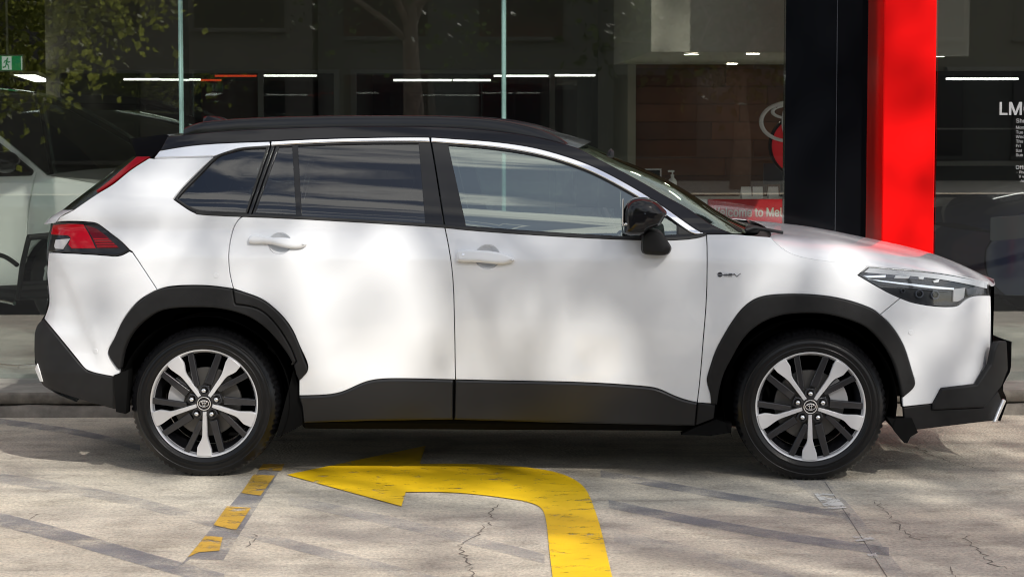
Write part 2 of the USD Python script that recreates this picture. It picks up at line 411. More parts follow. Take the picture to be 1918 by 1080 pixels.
def on_body(px, ext=0.0):
    """photo pixels -> car (x, z) where the pixel's ray first meets the body side"""
    px = np.atleast_2d(np.asarray(px, float)); d = car_rays(px)
    ws = np.linspace(0.96, 0.0, 400)
    t = (-ws[None, :] - EYE_C[1]) / d[:, 1:2]
    X = EYE_C[0] + d[:, :1] * t; Z = EYE_C[2] + d[:, 2:3] * t
    g = W(X, Z, ext, False) - ws[None, :]
    k = np.argmax(g >= 0, 1)
    i = np.arange(len(px))
    miss = ~(g >= 0).any(1)
    k = np.where(miss, np.argmin(np.abs(ws - .40)), np.maximum(k, 1))
    g0, g1 = g[i, k - 1], g[i, k]
    fr = np.where(miss, 1.0, np.clip(-g0 / np.where(np.abs(g1 - g0) < 1e-9, 1, g1 - g0), 0, 1))
    x = X[i, k - 1] + (X[i, k] - X[i, k - 1]) * fr; z = Z[i, k - 1] + (Z[i, k] - Z[i, k - 1]) * fr
    return np.stack([x, z], 1)

def body3(xz, ext=0.0, off=0.0):
    xz = np.asarray(xz, float); x, z = xz[:, 0], xz[:, 1]; e = 1.5e-3
    w = W(x, z, ext)
    wx = (W(x + e, z, ext) - W(x - e, z, ext)) / (2 * e); wz = (W(x, z + e, ext) - W(x, z - e, ext)) / (2 * e)
    wx = np.clip(wx, -12, 12); wz = np.clip(wz, -8, 8)
    N = -np.stack([-wx * -1, np.ones_like(wx), wz], 1); N[:, 0] = -wx
    N[:, 0], N[:, 1], N[:, 2] = -wx, -1.0, -wz
    N /= np.linalg.norm(N, axis=1, keepdims=True)
    return np.stack([x, -w, z], 1) + N * off, N

class Stretch:
    """unrolls the strongly curved nose or tail so that it is meshed evenly"""
    def __init__(s, mode, ext):
        s.mode, s.ext = mode, ext
        a = np.linspace(0, 1.2, 1200) ** 2; w = .9 * (_tp if mode == 'f' else _tr)(np.sqrt(np.clip(a, 0, 1.6)))
        s.a, s.L = a, np.concatenate([[0], np.cumsum(np.hypot(np.diff(a), np.diff(w)))])
    def tip(s, z): return XF + s.ext + 0 * z if s.mode == 'f' else np.interp(z, _zg, _xrg) - s.ext
    def fwd(s, xz):
        a = s.tip(xz[:, 1]) - xz[:, 0] if s.mode == 'f' else xz[:, 0] - s.tip(xz[:, 1])
        u = np.interp(np.clip(a, 1e-5, 1.4), s.a, s.L)
        return np.stack([-u if s.mode == 'f' else u, xz[:, 1]], 1)
    def inv(s, uz):
        a = np.interp(np.abs(uz[:, 0]), s.L, s.a)
        return np.stack([s.tip(uz[:, 1]) - a if s.mode == 'f' else s.tip(uz[:, 1]) + a, uz[:, 1]], 1)

def body_poly(path, ext=0.0, gap=0.0):
    """closed photo path -> polygon in car (x, z)"""
    q = on_body(resample(path, 6.0), ext)
    p = Polygon(q)
    if not p.is_valid: p = p.buffer(0)
    return p.buffer(-gap, join_style=1) if gap else p

def skin(poly, mode='m', ext=0.0, off=0.0, h=0.02, r=0.003, t=0.022, back=False):
    if mode == 'm':
        return panel(poly, lambda q: body3(q, ext, off), h, r, t, back)
    S = Stretch(mode, ext); gs = []
    for pg in polys(poly):
        f = lambda ring: S.fwd(resample(np.array(ring.coords)[:-1], .006))
        g = Polygon(f(pg.exterior), [f(i) for i in pg.interiors])
        gs.append(g if g.is_valid else g.buffer(0))
    return panel(unary_union(gs), lambda q: body3(S.inv(q), ext, off), h, r, t, back)

car = thing('parked_car', 'white crossover with a black roof parked side-on in front of the showroom', 'car', CAR_O, CAR_A)
def both(name, part, m, parent=None, label=None):
    par = parent or car
    a = put(name, part[0], part[1], m, par, part[2], label)
    q = mirror_y(part); put(name, q[0], q[1], m, par, q[2])
    return a

# ---- photo outlines of the near side
P_BSEAM = [(806, 258), (815, 310), (823, 360), (833, 425), (840, 460), (847, 510), (850, 560), (851.5, 627), (853, 711)]
P_FSEAM = [(1323, 437), (1324.5, 470), (1323, 560), (1318, 627), (1312, 700), (1306, 754)]
P_RSEAM = [(462, 402), (450, 408), (437, 428), (430, 457), (428, 477), (430, 510), (437, 541)]
SILL_TOP = [(560, 741), (600, 740), (640, 734), (680, 717), (713, 710), (760, 709), (850, 711), (950, 713), (1110, 717), (1200, 723), (1232, 728), (1260, 740), (1285, 749), (1306, 753), (1340, 756)]
ARCH_R = [(222, 690), (208, 670), (204, 656), (213, 637), (227, 607), (247, 578), (267, 560), (290, 545), (317, 538), (367, 535.5), (400, 537), (437, 542), (467, 551), (493, 562), (513, 577), (533, 597), (550, 623), (563, 653), (573, 680), (576, 690), (568, 705), (560, 711)]
ARCH_RI = [(555, 700), (548, 678), (527, 645), (507, 622), (480, 600), (450, 586), (417, 578), (383, 575), (333, 576), (300, 582), (277, 595), (255, 614), (240, 636), (231, 660), (226, 690)]
ARCH_F = [(1333, 756), (1330, 735), (1325, 713), (1330, 690), (1340, 660), (1357, 627), (1377, 595), (1397, 572), (1420, 558), (1453, 552), (1513, 551.5), (1563, 557), (1603, 567), (1637, 581), (1663, 603), (1683, 630), (1697, 660), (1709, 700), (1713, 718), (1708, 728), (1690, 743)]
ARCH_FI = [(1688, 735), (1682, 705), (1670, 671), (1652, 642), (1624, 614), (1592, 599), (1555, 589), (1518, 585.5), (1474, 588), (1443, 596), (1415, 611), (1390, 636), (1372, 667), (1356, 698), (1346, 735), (1343, 756)]
arch_r = body_poly(chain(('s', ARCH_R), ('s', ARCH_RI)))
arch_f = body_poly(chain(('s', ARCH_F), ('s', ARCH_FI)))
hole_r = body_poly(chain(('s', ARCH_R), [(560, 711), (565, 800), (215, 800), (222, 690)]))
hole_f = body_poly(chain(('s', ARCH_F), [(1690, 743), (1695, 830), (1340, 830), (1333, 756)]))
open_r = body_poly(chain(('s', [(x, y) for x, y in ARCH_RI]), [(226, 690), (215, 800), (565, 800), (555, 700)]))
open_f = body_poly(chain(('s', ARCH_FI), [(1343, 756), (1338, 830), (1695, 830), (1688, 735)]))

BELT = [(326, 372), (345, 386), (367, 398), (400, 401), (459, 403.5), (563, 408), (833, 424), (870, 428), (1165, 446), (1300, 444), (1323, 438)]
DLO_TOP = [(326, 372), (341, 352), (371, 322), (401, 294), (426, 284.5), (449, 278), (483, 275), (507, 273), (600, 268), (700, 265.5), (806, 266), (840, 268.5), (900, 273), (960, 280.5), (1010, 290), (1060, 304), (1110, 323), (1160, 348.5), (1200, 372), (1250, 405.5), (1300, 438), (1323, 438)]
CHR_TOP = [(299, 282), (355, 273), (418, 268), (507, 264.5), (600, 260.5), (700, 258), (806, 257.5), (840, 259.5), (900, 263.5), (960, 270), (1010, 279), (1060, 293), (1110, 311.5), (1160, 336.5), (1200, 359.5), (1250, 392), (1300, 427), (1318, 437.5)]
ROOF_LN = [(314, 255.5), (376, 249), (438, 244), (543, 239.5), (640, 237), (720, 236.3), (800, 237), (873, 240), (940, 246.5), (1007, 257), (1057, 269), (1083, 277), (1132, 303), (1205, 342), (1253, 370), (1289, 390), (1330, 418), (1372, 436.5)]
BIG = [(-200, 1000), (-200, 100), (2200, 100), (2200, 1000)]

GAP = 0.0021
# white painted panels
quarter = body_poly(chain(('s', [(288, 296.5), (401, 293.5)]), ('s', [(401, 293.5), (371, 321), (341, 351), (324, 372)]), ('s', [(324, 372), (345, 387), (367, 399), (400, 402), (462, 403.5)]), ('s', P_RSEAM),
                          ('s', [(437, 541), (400, 536), (367, 534.5), (317, 537), (293, 544)]), [(293, 541), (247, 471), (242, 468)], ('s', [(242, 468), (226, 452), (204, 435), (185, 421), (173, 417), (128.6, 415), (104, 417)]), [(112, 406), (137, 393)], ('s', [(137, 393), (187, 359), (213, 343), (240, 321), (279, 295.5)])))
rear_bumper_w = body_poly(chain(('s', [(91, 472), (197, 478), (224, 478.5), (242, 470)]), [(247, 472), (294, 543)], ('s', [(294, 543), (267, 558), (247, 576), (227, 605), (213, 635), (203, 656), (208, 672), (224, 693)]), [(222, 707)], ('s', [(222, 707), (165, 694), (150, 680), (82, 597)]), ('s', [(82, 597), (88.5, 580), (92, 560), (88.5, 520), (88.5, 500), (91, 472)])))
rear_door = body_poly(chain(('s', P_RSEAM[::-1]), [(462, 403.5), (563, 408), (833, 425)], ('s', P_BSEAM[3:]), ('s', [(853, 711), (760, 709), (713, 710), (680, 717), (640, 734), (600, 740), (560, 741)]), [(560, 711)], ('s', [(560, 711), (576, 690), (563, 653), (550, 623), (533, 597), (513, 577), (493, 562), (467, 551), (437, 541)])))
front_door = body_poly(chain([(833, 425), (870, 428), (1165, 446), (1300, 444), (1323, 438)], ('s', P_FSEAM), ('s', [(1306, 754), (1285, 749), (1260, 740), (1232, 728), (1200, 723), (1110, 717), (950, 713), (853, 711)]), ('s', P_BSEAM[:2:-1])))
HOODLN = [(1443, 443), (1460, 460), (1480, 473), (1513, 483), (1580, 492), (1628, 497.5)]
HL = [(1628, 497.5), (1697, 503), (1763, 510), (1813, 519), (1852, 528)]
HL_B = [(1855, 554), (1815, 557), (1797, 571), (1785, 574), (1763, 574), (1713, 567), (1663, 547), (1607, 515)]
fender = body_poly(chain([(1323, 438), (1372, 437.5), (1443, 443)], ('s', HOODLN), [(1607, 515)], ('s', [(1607, 515), (1663, 547), (1687, 558)]), [(1660, 580), (1648, 590)], ('s', [(1648, 590), (1637, 581), (1603, 567), (1563, 557), (1513, 551.5), (1453, 552), (1420, 558), (1397, 572), (1377, 595), (1357, 627), (1340, 660), (1330, 690), (1325, 713), (1331, 735), (1333, 756)]), [(1306, 754)], ('s', P_FSEAM[::-1])))
front_bumper_w = body_poly(chain([(1648, 590), (1660, 580), (1687, 558)], ('s', [(1687, 558), (1713, 567), (1763, 574), (1785, 574), (1797, 571), (1815, 557), (1855, 553)]), ('s', [(1856, 553), (1857, 590), (1855, 655)]), [(1857, 679), (1831, 719), (1763, 727), (1747, 756), (1691, 762), (1690, 743)], ('s', [(1690, 743), (1708, 728), (1713, 718), (1709, 700), (1697, 660), (1683, 630), (1663, 603), (1648, 590)])))
hd = 0.013; CUPS = []
def px_xz(p): return on_body([p])[0]
for (p, rx, rz, dep) in (((913, 481), .052, .050, .028), ((524, 456), .048, .044, .026)):
    c = px_xz(p); CUPS.append((c, rx, rz, dep))
qp = both('rear_quarter_panel', skin(quarter.buffer(-GAP), 'r', h=.02), M['paint'])
rb = both('rear_bumper', skin(rear_bumper_w.buffer(-GAP), 'r', h=.018), M['paint'])
def cup_poly(k, g=0.0):
    c, rx, rz, dep = CUPS[k]; a = np.linspace(0, 2 * math.pi, 40, endpoint=False)
    return Polygon(np.stack([c[0] + (rx + g) * np.cos(a), c[1] + (rz + g) * np.sin(a)], 1))
rear_door, front_door = rear_door.difference(cup_poly(1)), front_door.difference(cup_poly(0))
rd = both('rear_door', skin(rear_door.buffer(-GAP), 'm', h=hd), M['paint'])
fd = both('front_door', skin(front_door.buffer(-GAP), 'm', h=hd), M['paint'])
fe = both('front_fender', skin(fender.buffer(-GAP), 'f', h=.018), M['paint'])
fb = both('front_bumper', skin(front_bumper_w.buffer(-GAP), 'f', h=.018), M['paint'])

# black plastic cladding
split_r = [(437, 541), (441, 578), (462, 581), (483, 585), (510, 604), (530, 627), (547, 655), (555, 676), (553, 690), (556, 712)]
door_arch = arch_r.intersection(body_poly(chain(('s', split_r[:1]), [(441, 566), (443, 569)], ('s', [(443, 569), (483, 577), (510, 597), (530, 623), (547, 653), (556, 676)]), [(551, 682), (553, 730), (620, 730), (620, 520), (437, 520)])))
both('rear_arch_cladding', skin(arch_r.difference(door_arch.buffer(.003)), 'm', off=.014, h=.02, r=.008, t=.045), M['cladding'])
both('door_arch_cladding', skin(door_arch.buffer(-.001), 'm', off=.016, h=.015, r=.007, t=.045), M['cladding'])
both('front_arch_cladding', skin(arch_f, 'f', off=.014, h=.02, r=.008, t=.045), M['cladding'])
sill_r = body_poly(chain(('s', SILL_TOP[:7]), [(849, 711), (848.5, 785)], ('s', [(848.5, 785), (700, 787), (569, 791)]), [(566, 760)]))
sill_f = body_poly(chain([(853, 711)], ('s', SILL_TOP[7:14]), [(1302, 797)], ('s', [(1302, 797), (1100, 792), (951, 788), (851, 785)])))
sill_e = body_poly([(1307, 753), (1340, 757), (1337, 783), (1303, 796)])
both('sill_cladding', skin(sill_r.buffer(-.001), off=.012, h=.025, r=.010, t=.06), M['sill_plastic'])
both('sill_cladding', skin(sill_f.buffer(-.001), off=.012, h=.025, r=.010, t=.06), M['sill_plastic'])
both('sill_end', skin(sill_e.buffer(-.001), off=.008, h=.025, r=.006, t=.05), M['cladding'])
rbl = body_poly(chain([(82, 598), (150, 681), (165, 695)], [(222, 708), (222, 766)], ('s', [(222, 766), (151, 747), (102, 731), (85, 723), (77, 708)]), ('s', [(77, 708), (68, 670), (67, 640), (70, 616), (82, 598)])))
both('rear_lower_bumper', skin(rbl.buffer(-.001), 'r', off=.008, h=.02, r=.006, t=.03), M['cladding'])
FX = 0.078
fbl = body_poly(chain([(1747, 757), (1764, 728), (1831, 720), (1857, 682), (1863, 655), (1870, 640), (1886, 638), (1888, 692), (1876, 725), (1845, 763), (1747, 768)]), ext=FX)
fbl2 = body_poly(chain([(1693, 764), (1747, 757), (1747, 768), (1845, 763), (1876, 732), (1882, 750), (1866, 789), (1719, 807), (1696, 801)]), ext=FX)
both('front_lower_bumper', skin(fbl.buffer(-.001), 'f', ext=FX, off=.002, h=.02, r=.007, t=.03), M['cladding'])
both('front_lip', skin(fbl2.buffer(-.001), 'f', ext=FX, off=-.012, h=.02, r=.006, t=.03), M['cladding'])
skid = body_poly([(1881.5, 747), (1885, 750), (1867.5, 790), (1863.5, 790)], ext=FX)
both('skid_trim', skin(skid, 'f', ext=FX, off=.000, h=.012, r=.002, t=.012), M['satin'])
both('rear_reflector', skin(body_poly([(70, 690), (79, 712), (84, 713), (74, 680)]), 'r', off=.012, h=.015, r=.002, t=.015), M['white_plastic'])

# windows
roofside = body_poly(chain(('s', CHR_TOP), [(1372, 437)], ('s', ROOF_LN[:10][::1])[::-1] if False else sm(ROOF_LN)[::-1], [(299, 282)]))
both('roof_side_rail', skin(roofside.buffer(-.0012), 'm', h=.016, r=.003, t=.02), M['black_paint'])
chrome = body_poly(chain(('s', [(507.5, 264.8)] + CHR_TOP[4:]), ('s', [(1318, 437.5), (1300, 438), (1250, 405.5), (1200, 372), (1160, 348.5), (1110, 323), (1060, 304), (1010, 290), (960, 280.5), (900, 273), (840, 268.5), (806, 266), (700, 265.5), (600, 268), (507.5, 273)])))
cut = body_poly([(804.3, 250), (806.7, 250), (808, 275), (805.5, 275)])
both('window_chrome_strip', skin(chrome.difference(cut).buffer(-.0008), 'm', off=.004, h=.012, r=.004, t=.02), M['chrome'])
garnish = body_poly(chain(('s', CHR_TOP[:3] + [(505.5, 264.8)]), [(505.5, 273)], ('s', [(505.5, 273), (483, 275), (449, 278), (426, 284.5), (401, 293)]), [(288, 296)]))
both('pillar_garnish', skin(garnish.buffer(-.0012), 'm', off=.001, h=.012, r=.003, t=.02), M['satin'])
dlo = body_poly(chain(('s', DLO_TOP), [(1323, 439), (1300, 445), (1165, 447), (870, 429), (833, 425.5), (563, 409), (462, 404)], ('s', BELT[:5][::-1])))
G = {
 'quarter_window': chain(('s', [(334, 371), (350, 353), (378, 325), (410, 294), (430, 286.5), (452, 281), (480, 278.5), (497, 278)]), [(497, 278), (459, 396)], ('s', [(459, 396), (400, 394), (371, 391), (350, 382), (334, 371)])),
 'rear_fixed_window': chain([(523, 276), (546, 275), (553, 400), (479, 396)]),
 'rear_door_window': chain([(559, 274)], ('s', [(559, 274), (640, 271), (700, 270), (783, 269.5)]), [(795, 416)], ('s', [(795, 416), (680, 410), (566, 403)])),
 'front_door_window': chain(('s', [(841, 273), (900, 277.5), (960, 285), (1010, 294), (1060, 308), (1110, 327), (1160, 353), (1200, 376.5), (1250, 409.5), (1266, 420)]), [(1266, 437), (1165, 440)], ('s', [(1165, 440), (1010, 431), (874, 421)]), [(841, 273)]),
}
glass_polys = {k: body_poly(v) for k, v in G.items()}
frame = dlo.difference(unary_union([g.buffer(.002) for g in glass_polys.values()]))
seams = unary_union([LineString(on_body(resample(np.array(s), 5, False))).buffer(.0022) for s in (P_BSEAM[:4], [(507, 272), (462, 404)], [(516, 272), (470, 404)])])
both('window_frame', skin(frame.difference(seams).buffer(-.0006), 'm', off=-.003, h=.014, r=.002, t=.03), M['black_gloss'])
for k, g in glass_polys.items():
    gm = M['glass_front'] if k == 'front_door_window' else M['glass_rear']
    v, f, n = skin(g.buffer(.004), 'm', off=-.010, h=.03, r=.0005, t=.0006)
    both(k, (v, f, n), gm)
# thin belt moulding
bl = LineString(on_body(resample(sm(BELT[2:]), 5, False)))
both('belt_moulding', skin(bl.buffer(.007, cap_style=2), 'm', off=.004, h=.012, r=.003, t=.015), M['rubber'])
# beads round the quarter window
both('window_bead', skin(glass_polys['quarter_window'].buffer(.010).difference(glass_polys['quarter_window'].buffer(.003)), 'm', off=.001, h=.01, r=.002, t=.012), M['rubber'])

# dark shell behind the panels, with the window and wheel openings
shell = unary_union([p.buffer(.006) for p in (quarter, rear_bumper_w, rear_door, front_door, fender, front_bumper_w, rbl, sill_r, sill_f, roofside, garnish)]).buffer(.01).buffer(-.012)
shell = shell.difference(unary_union(list(glass_polys.values())).buffer(-.004)).difference(unary_union([open_r, open_f]))
lamps_f = body_poly(chain([(1607, 515)], ('s', HL), ('s', HL_B)))
lamps_r = body_poly(chain(('s', [(91, 471), (95.5, 438.6), (100, 419), (128.6, 416), (173, 417), (185, 421), (204, 435), (226, 452), (242, 468)]), ('s', [(242, 468), (224, 477), (197, 477), (91, 471)])))
both('inner_shell', skin(shell.difference(lamps_f.buffer(.01)).buffer(0), 'm', off=-.021, h=.03, r=.001, t=.01, back=True), M['dark'])

# ---- roof, windscreen, bonnet, tail and nose as lofted sheets from the side to the centre line
def loft(E, C, m=14, bulge=None, p=2.0, q=1.0, px=None):
    """E: near-edge points (n,3), C: centre-line points (n,3) -> grid over the full width"""
    s = (np.linspace(0, 1, m) ** q)[None, :, None]
    g = 1 - (1 - s) ** p
    P = E[:, None] + (C - E)[:, None] * g
    if px is not None: P[:, :, 0] = E[:, None, 0] + (C - E)[:, None, 0] * (1 - (1 - s[:, :, 0]) ** px)
    P[:, :, 1] = E[:, None, 1] * (1 - s[:, :, 0])
    Q = P[:, :-1][:, ::-1].copy(); Q[:, :, 1] *= -1
    return np.concatenate([P, Q], 1)
def edge3(px, n=40, ext=0.0, drop=0.0):
    q = resample_n(on_body(resample(sm(px), 4, False), ext), n)
    return body3(q, ext, drop)[0]
def resample_n(p, n):
    p = np.asarray(p, float); d = np.concatenate([[0], np.cumsum(np.linalg.norm(np.diff(p, axis=0), axis=1))])
    t = np.linspace(0, d[-1], n); return np.stack([np.interp(t, d, p[:, k]) for k in range(p.shape[1])], 1)
def centre3(px, n=40, w=0.0):
    q = resample_n(at_w(resample(sm(px), 4, False), w), n)
    return np.stack([q[:, 0], np.zeros(n), q[:, 1]], 1)

Er = edge3(ROOF_LN[:12], 60, drop=-.003)
Cr = Er.copy(); Cr[:, 1] = 0; Cr[:, 2] += np.interp(np.linspace(0, 1, 60), [0, .3, .8, 1], [.020, .034, .036, .022]); Cr[-12:, 0] += np.linspace(0, .05, 12) ** 1
v, f, n = grid(loft(Er, Cr, 14)); 
if n[:, 2].mean() < 0: f, n = f[:, ::-1], -n
put('roof', v, f, M['black_paint'], car, n)
Ew = edge3(ROOF_LN[11:], 50, drop=-.004)
Cw = centre3([(1093, 270), (1120, 280), (1168, 302), (1236, 331), (1309, 373), (1361, 406), (1403, 425), (1420, 430)], 50, .12)
v, f, n = grid(loft(Ew, Cw, 16, p=2.4))
if n[:, 2].mean() < 0: f, n = f[:, ::-1], -n
put('windscreen', v, f, M['glass_front'], car, n)
Eh = edge3(HOODLN + HL[1:], 70, drop=-.001)
Ch = centre3([(1437, 427.5), (1470, 428), (1510, 432), (1545, 436), (1590, 443), (1640, 453), (1700, 465), (1760, 480), (1815, 502), (1858, 523)], 70, .08)
Hg = loft(Eh, Ch, 34, p=13.0, q=1.9, px=2.0)
v, f, n = grid(Hg)
if n[:, 2].mean() < 0: f, n = f[:, ::-1], -n
hood = put('bonnet', v, f, M['paint'], car, n)
# rolled rim of the bonnet
rim = np.concatenate([Hg[:, :1], Hg[:, :1] + np.array([0, .004, -.03])], 1)
v, f, n = grid(rim); put('bonnet_rim', v, f, M['paint'], car, n, None)
# cowl between windscreen and bonnet
Pc = np.stack([loft(Ew[-1:], Cw[-1:], 16, p=2.4)[0] + [0.0, 0, -.012], loft(Eh[:1], Ch[:1], 16, p=13.0)[0] + [.02, 0, -.02]], 0)
v, f, n = grid(Pc)
if n[:, 2].mean() < 0: f, n = f[:, ::-1], -n
put('cowl', v, f, M['rubber'], car, n)
# wipers lying on the cowl
wp = at_w([(1395, 432), (1410, 428), (1430, 431), (1467, 437.5)], .62)
put_mesh('wiper', cat_meshes([tube(np.stack([wp[:, 0], np.linspace(-.66, -.60, 4), wp[:, 1] + .004], 1), [.008, .012, .008, .007], 8),
                              tube([(wp[0, 0] - .02, -.66, wp[0, 1]), (wp[0, 0] - .16, -.25, wp[0, 1] + .06), (wp[0, 0] - .2, .05, wp[0, 1] + .075)], .007, 6),
                              bx(wp[1, 0] - .03, wp[1, 0] + .03, -.64, -.58, wp[1, 1] - .02, wp[1, 1] + .012, .006)]), M['rubber'], car, 40)
# tailgate glass and lower tailgate
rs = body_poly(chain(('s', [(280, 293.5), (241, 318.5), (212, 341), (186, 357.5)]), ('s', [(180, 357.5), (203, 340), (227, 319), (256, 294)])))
Et = edge3([(279, 296), (240, 321), (213, 343), (187, 359.5), (137, 393)], 30, drop=-.002)
Ct = centre3([(262, 290), (232, 313), (200, 338), (172, 360), (137, 388)], 30, .15)
v, f, n = grid(loft(Et, Ct, 12, p=3.2))
if n[:, 0].mean() > 0: f, n = f[:, ::-1], -n
put('tailgate_window', v, f, M['black_gloss'], car, n)
Et2 = edge3([(137, 393), (112, 406), (104, 417)], 12, drop=-.002)
Ct2 = centre3([(137, 388), (112, 404), (98, 417)], 12, .15)
v, f, n = grid(loft(Et2, Ct2, 12, p=3.2))
if n[:, 0].mean() > 0: f, n = f[:, ::-1], -n
put('tailgate_top', v, f, M['paint'], car, n)
def end_face(name, zs, rear, ext, m, bulge=.03, off=0.0, prof=None):
    zs = np.asarray(zs)
    xs = (np.interp(zs, _zg, _xrg) - ext + .0015) if rear else np.full(len(zs), XF + ext - .0015)
    E = body3(np.stack([xs, zs], 1), ext, off)[0]; E[:, 0] = xs
    if prof is not None: E[:, 0] += np.interp(zs, *prof)
    C = E.copy(); C[:, 1] = 0; C[:, 0] += -bulge if rear else bulge
    v, f, n = grid(loft(E, C, 10))
    s = n[:, 0].mean()
    if (s > 0) == rear: f, n = f[:, ::-1], -n
    return put(name, v, f, m, car, n)
end_face('tailgate', np.linspace(_tip_r[5, 1], _tip_r[0, 1], 20), True, 0, M['paint'])
end_face('rear_lower_face', np.linspace(_tip_r[-1, 1], _tip_r[5, 1], 14), True, .004, M['cladding'])
zg0, zg1 = at_w([(1857, 655), (1857, 523)], .4)[:, 1]
end_face('front_face', np.linspace(zg0 - .06, zg1, 14), False, 0, M['black_gloss'], -.005, 0.0, ([0, 1], [-.012, -.012]))
zl0, zl1 = at_w([(1870, 790), (1888, 640)], .4)[:, 1]
zk = at_w([(1870, 792), (1882, 750), (1873, 735), (1873, 720), (1888, 694), (1887, 640)], .4)[:, 1]
end_face('front_lower_face', np.linspace(zl0, zl1, 14), False, FX - .006, M['cladding'], -.03, 0.0, (zk, [-.045, -.012, -.034, -.034, 0.0, 0.0]))
# grille: a proud mesh of bars with a gloss surround
gx = XF - .030
gm = [bx(gx - .03, gx + .012, -.36, .36, zg0 - .04, zg0 - .02, .004), bx(gx - .03, gx + .014, -.36, .36, zg1 - .05, zg1 - .02, .004)]
for k in range(9):
    z = zg0 + (zg1 - zg0 - .06) * (k + .5) / 9
    gm.append(bx(gx - .02, gx + .012, -.36, .36, z - .006, z + .006, .003))
for k in range(17): 
    y = -.36 + .72 * k / 16.0
    gm.append(bx(gx - .02, gx + .008, y - .005, y + .005, zg0 - .03, zg1 - .03))
grille = put_mesh('grille', cat_meshes(gm), M['rubber'], car)
sg = [tube([(gx - .01, s * .35, zg1 - .02), (gx + .002, s * .37, (zg0 + zg1) / 2), (gx + .006, s * .37, zg0 - .05)], .011, 8) for s in (-1, 1)]
for s_g in sg: put_mesh('grille_surround', s_g, M['lamp_grey'], grille, 40)

# ---- roof rails, spoiler, aerial
RAIL_T = [(345, 240), (372, 230), (400, 226), (450, 222), (540, 218.5), (640, 216.5), (740, 216), (820, 217), (880, 219.5), (930, 224), (975, 232), (1015, 243), (1050, 259), (1066, 270)]
rt = at_w(sm(RAIL_T, 6), .60); rw = np.interp(rt[:, 0], Er[:, 0], -Er[:, 1]) - .055
rt = np.stack([at_w(sm(RAIL_T, 6)[i:i + 1], rw[i])[0] for i in range(len(rw))])
rb0 = np.interp(rt[:, 0], Er[:, 0], Er[:, 2]) - .004
P = np.stack([np.stack([rt[:, 0], -rw - .022, np.minimum(rb0, rt[:, 1] - .002)], 1), np.stack([rt[:, 0], -rw - .020, rt[:, 1] - .014], 1), np.stack([rt[:, 0], -rw - .010, rt[:, 1] - .001], 1), np.stack([rt[:, 0], -rw + .008, rt[:, 1]], 1), np.stack([rt[:, 0], -rw + .022, rt[:, 1] - .012], 1), np.stack([rt[:, 0], -rw + .024, np.minimum(rb0, rt[:, 1] - .002)], 1)], 1)
part = grid(P)
if (part[2][:, 2]).mean() < 0: part = (part[0], part[1][:, ::-1], -part[2])
both('roof_rail', part, M['black_gloss'])
sp = at_w([(245.5, 260.5), (263, 258), (313, 252.5), (318, 256), (300, 281.5), (281, 296), (257, 290.5)], .6)
spm = trimesh.creation.extrude_polygon(Polygon(sp).buffer(.004).buffer(-.002), 1.22)
spm.vertices = np.stack([spm.vertices[:, 0], spm.vertices[:, 2] - .61, spm.vertices[:, 1]], 1); trimesh.repair.fix_normals(spm)
put_mesh('roof_spoiler', spm, M['black_paint'], car, 30)
fin = at_w(chain(('s', [(432, 229), (422, 222), (405, 218), (385, 217.5)]), [(382, 219), (383, 231), (432, 231)]), 0.0)
fm = []
for y0 in (-.02, .02):
    fm.append(np.stack([fin[:, 0], np.full(len(fin), y0 * .5), fin[:, 1]], 1))
fin_m = trimesh.convex.convex_hull(np.vstack([fm[0], fm[1], [[p[0], s * .03, fin[:, 1].min()] for p in fin for s in (-1, 1)]]))
put_mesh('shark_fin_aerial', fin_m, M['black_gloss'], car, 40)

# ---- handles, mirror, badges, sensors
def hnd(door, path, lock=None):
    p = body_poly(path)
    hp = both('door_handle', skin(p, 'm', off=.030, h=.007, r=.012, t=.030), M['paint'], door)
    if lock is not None:
        c = on_body([lock])[0]
        v, f, n = skin(Point(c).buffer(.006), 'm', off=.0315, h=.004, r=.001, t=.004)
        put('lock_cylinder', v, f, M['satin'], door, n)
fdp, rdp = fd, rd
for k, dr in ((0, fd), (1, rd)):
    c_, rx_, rz_, dep_ = CUPS[k]
    def cl(q, c_=c_, rx_=rx_, rz_=rz_, dep_=dep_):
        d_ = lambda u: -.003 - dep_ * np.clip(1 - ((u[:, 0] - c_[0]) / rx_) ** 2 - ((u[:, 1] - c_[1]) / rz_) ** 2, 0, 1) ** .6
        f_ = lambda u: (lambda PN: PN[0] + PN[1] * d_(u)[:, None])(body3(u))
        e = 1e-3; P0 = f_(q); a = (f_(q + [e, 0]) - f_(q - [e, 0])); b = (f_(q + [0, e]) - f_(q - [0, e])); N = np.cross(a, b); N *= -np.sign(N[:, 1:2]); return P0, N / np.linalg.norm(N, axis=1, keepdims=True)
    both('handle_recess', panel(cup_poly(k, .001), cl, .006, .001, .004), M['paint'], dr)
hnd(fdp, chain(('s', [(857, 489), (855.5, 481), (857, 473), (862, 470.5), (890, 470), (920, 472), (945, 477), (958, 482), (964, 487), (955, 492), (938, 494.5), (915, 493), (890, 491), (865, 490.5), (857, 489)])), (868.5, 479))
hnd(rdp, chain(('s', [(467, 456), (466, 450), (469, 444), (476, 441), (505, 446), (535, 447), (560, 452), (575, 458), (570, 463), (552, 466), (530, 463), (505, 457.5), (480, 457), (467, 456)])))
mp = at_w(chain(('s', [(1168.6, 438), (1167.5, 417), (1168.6, 392), (1174, 380), (1183, 373), (1196, 370), (1214, 371), (1230, 378), (1243, 390), (1249.5, 400), (1243, 412), (1236, 422), (1216, 430), (1205, 441)]), [(1205, 441), (1180, 442)]), 1.02)
mc = mp.mean(0)
def ring(k, y, sh=0.0): q = mc + (mp - mc) * k; return np.stack([q[:, 0] + sh, np.full(len(q), y), q[:, 1]], 1)
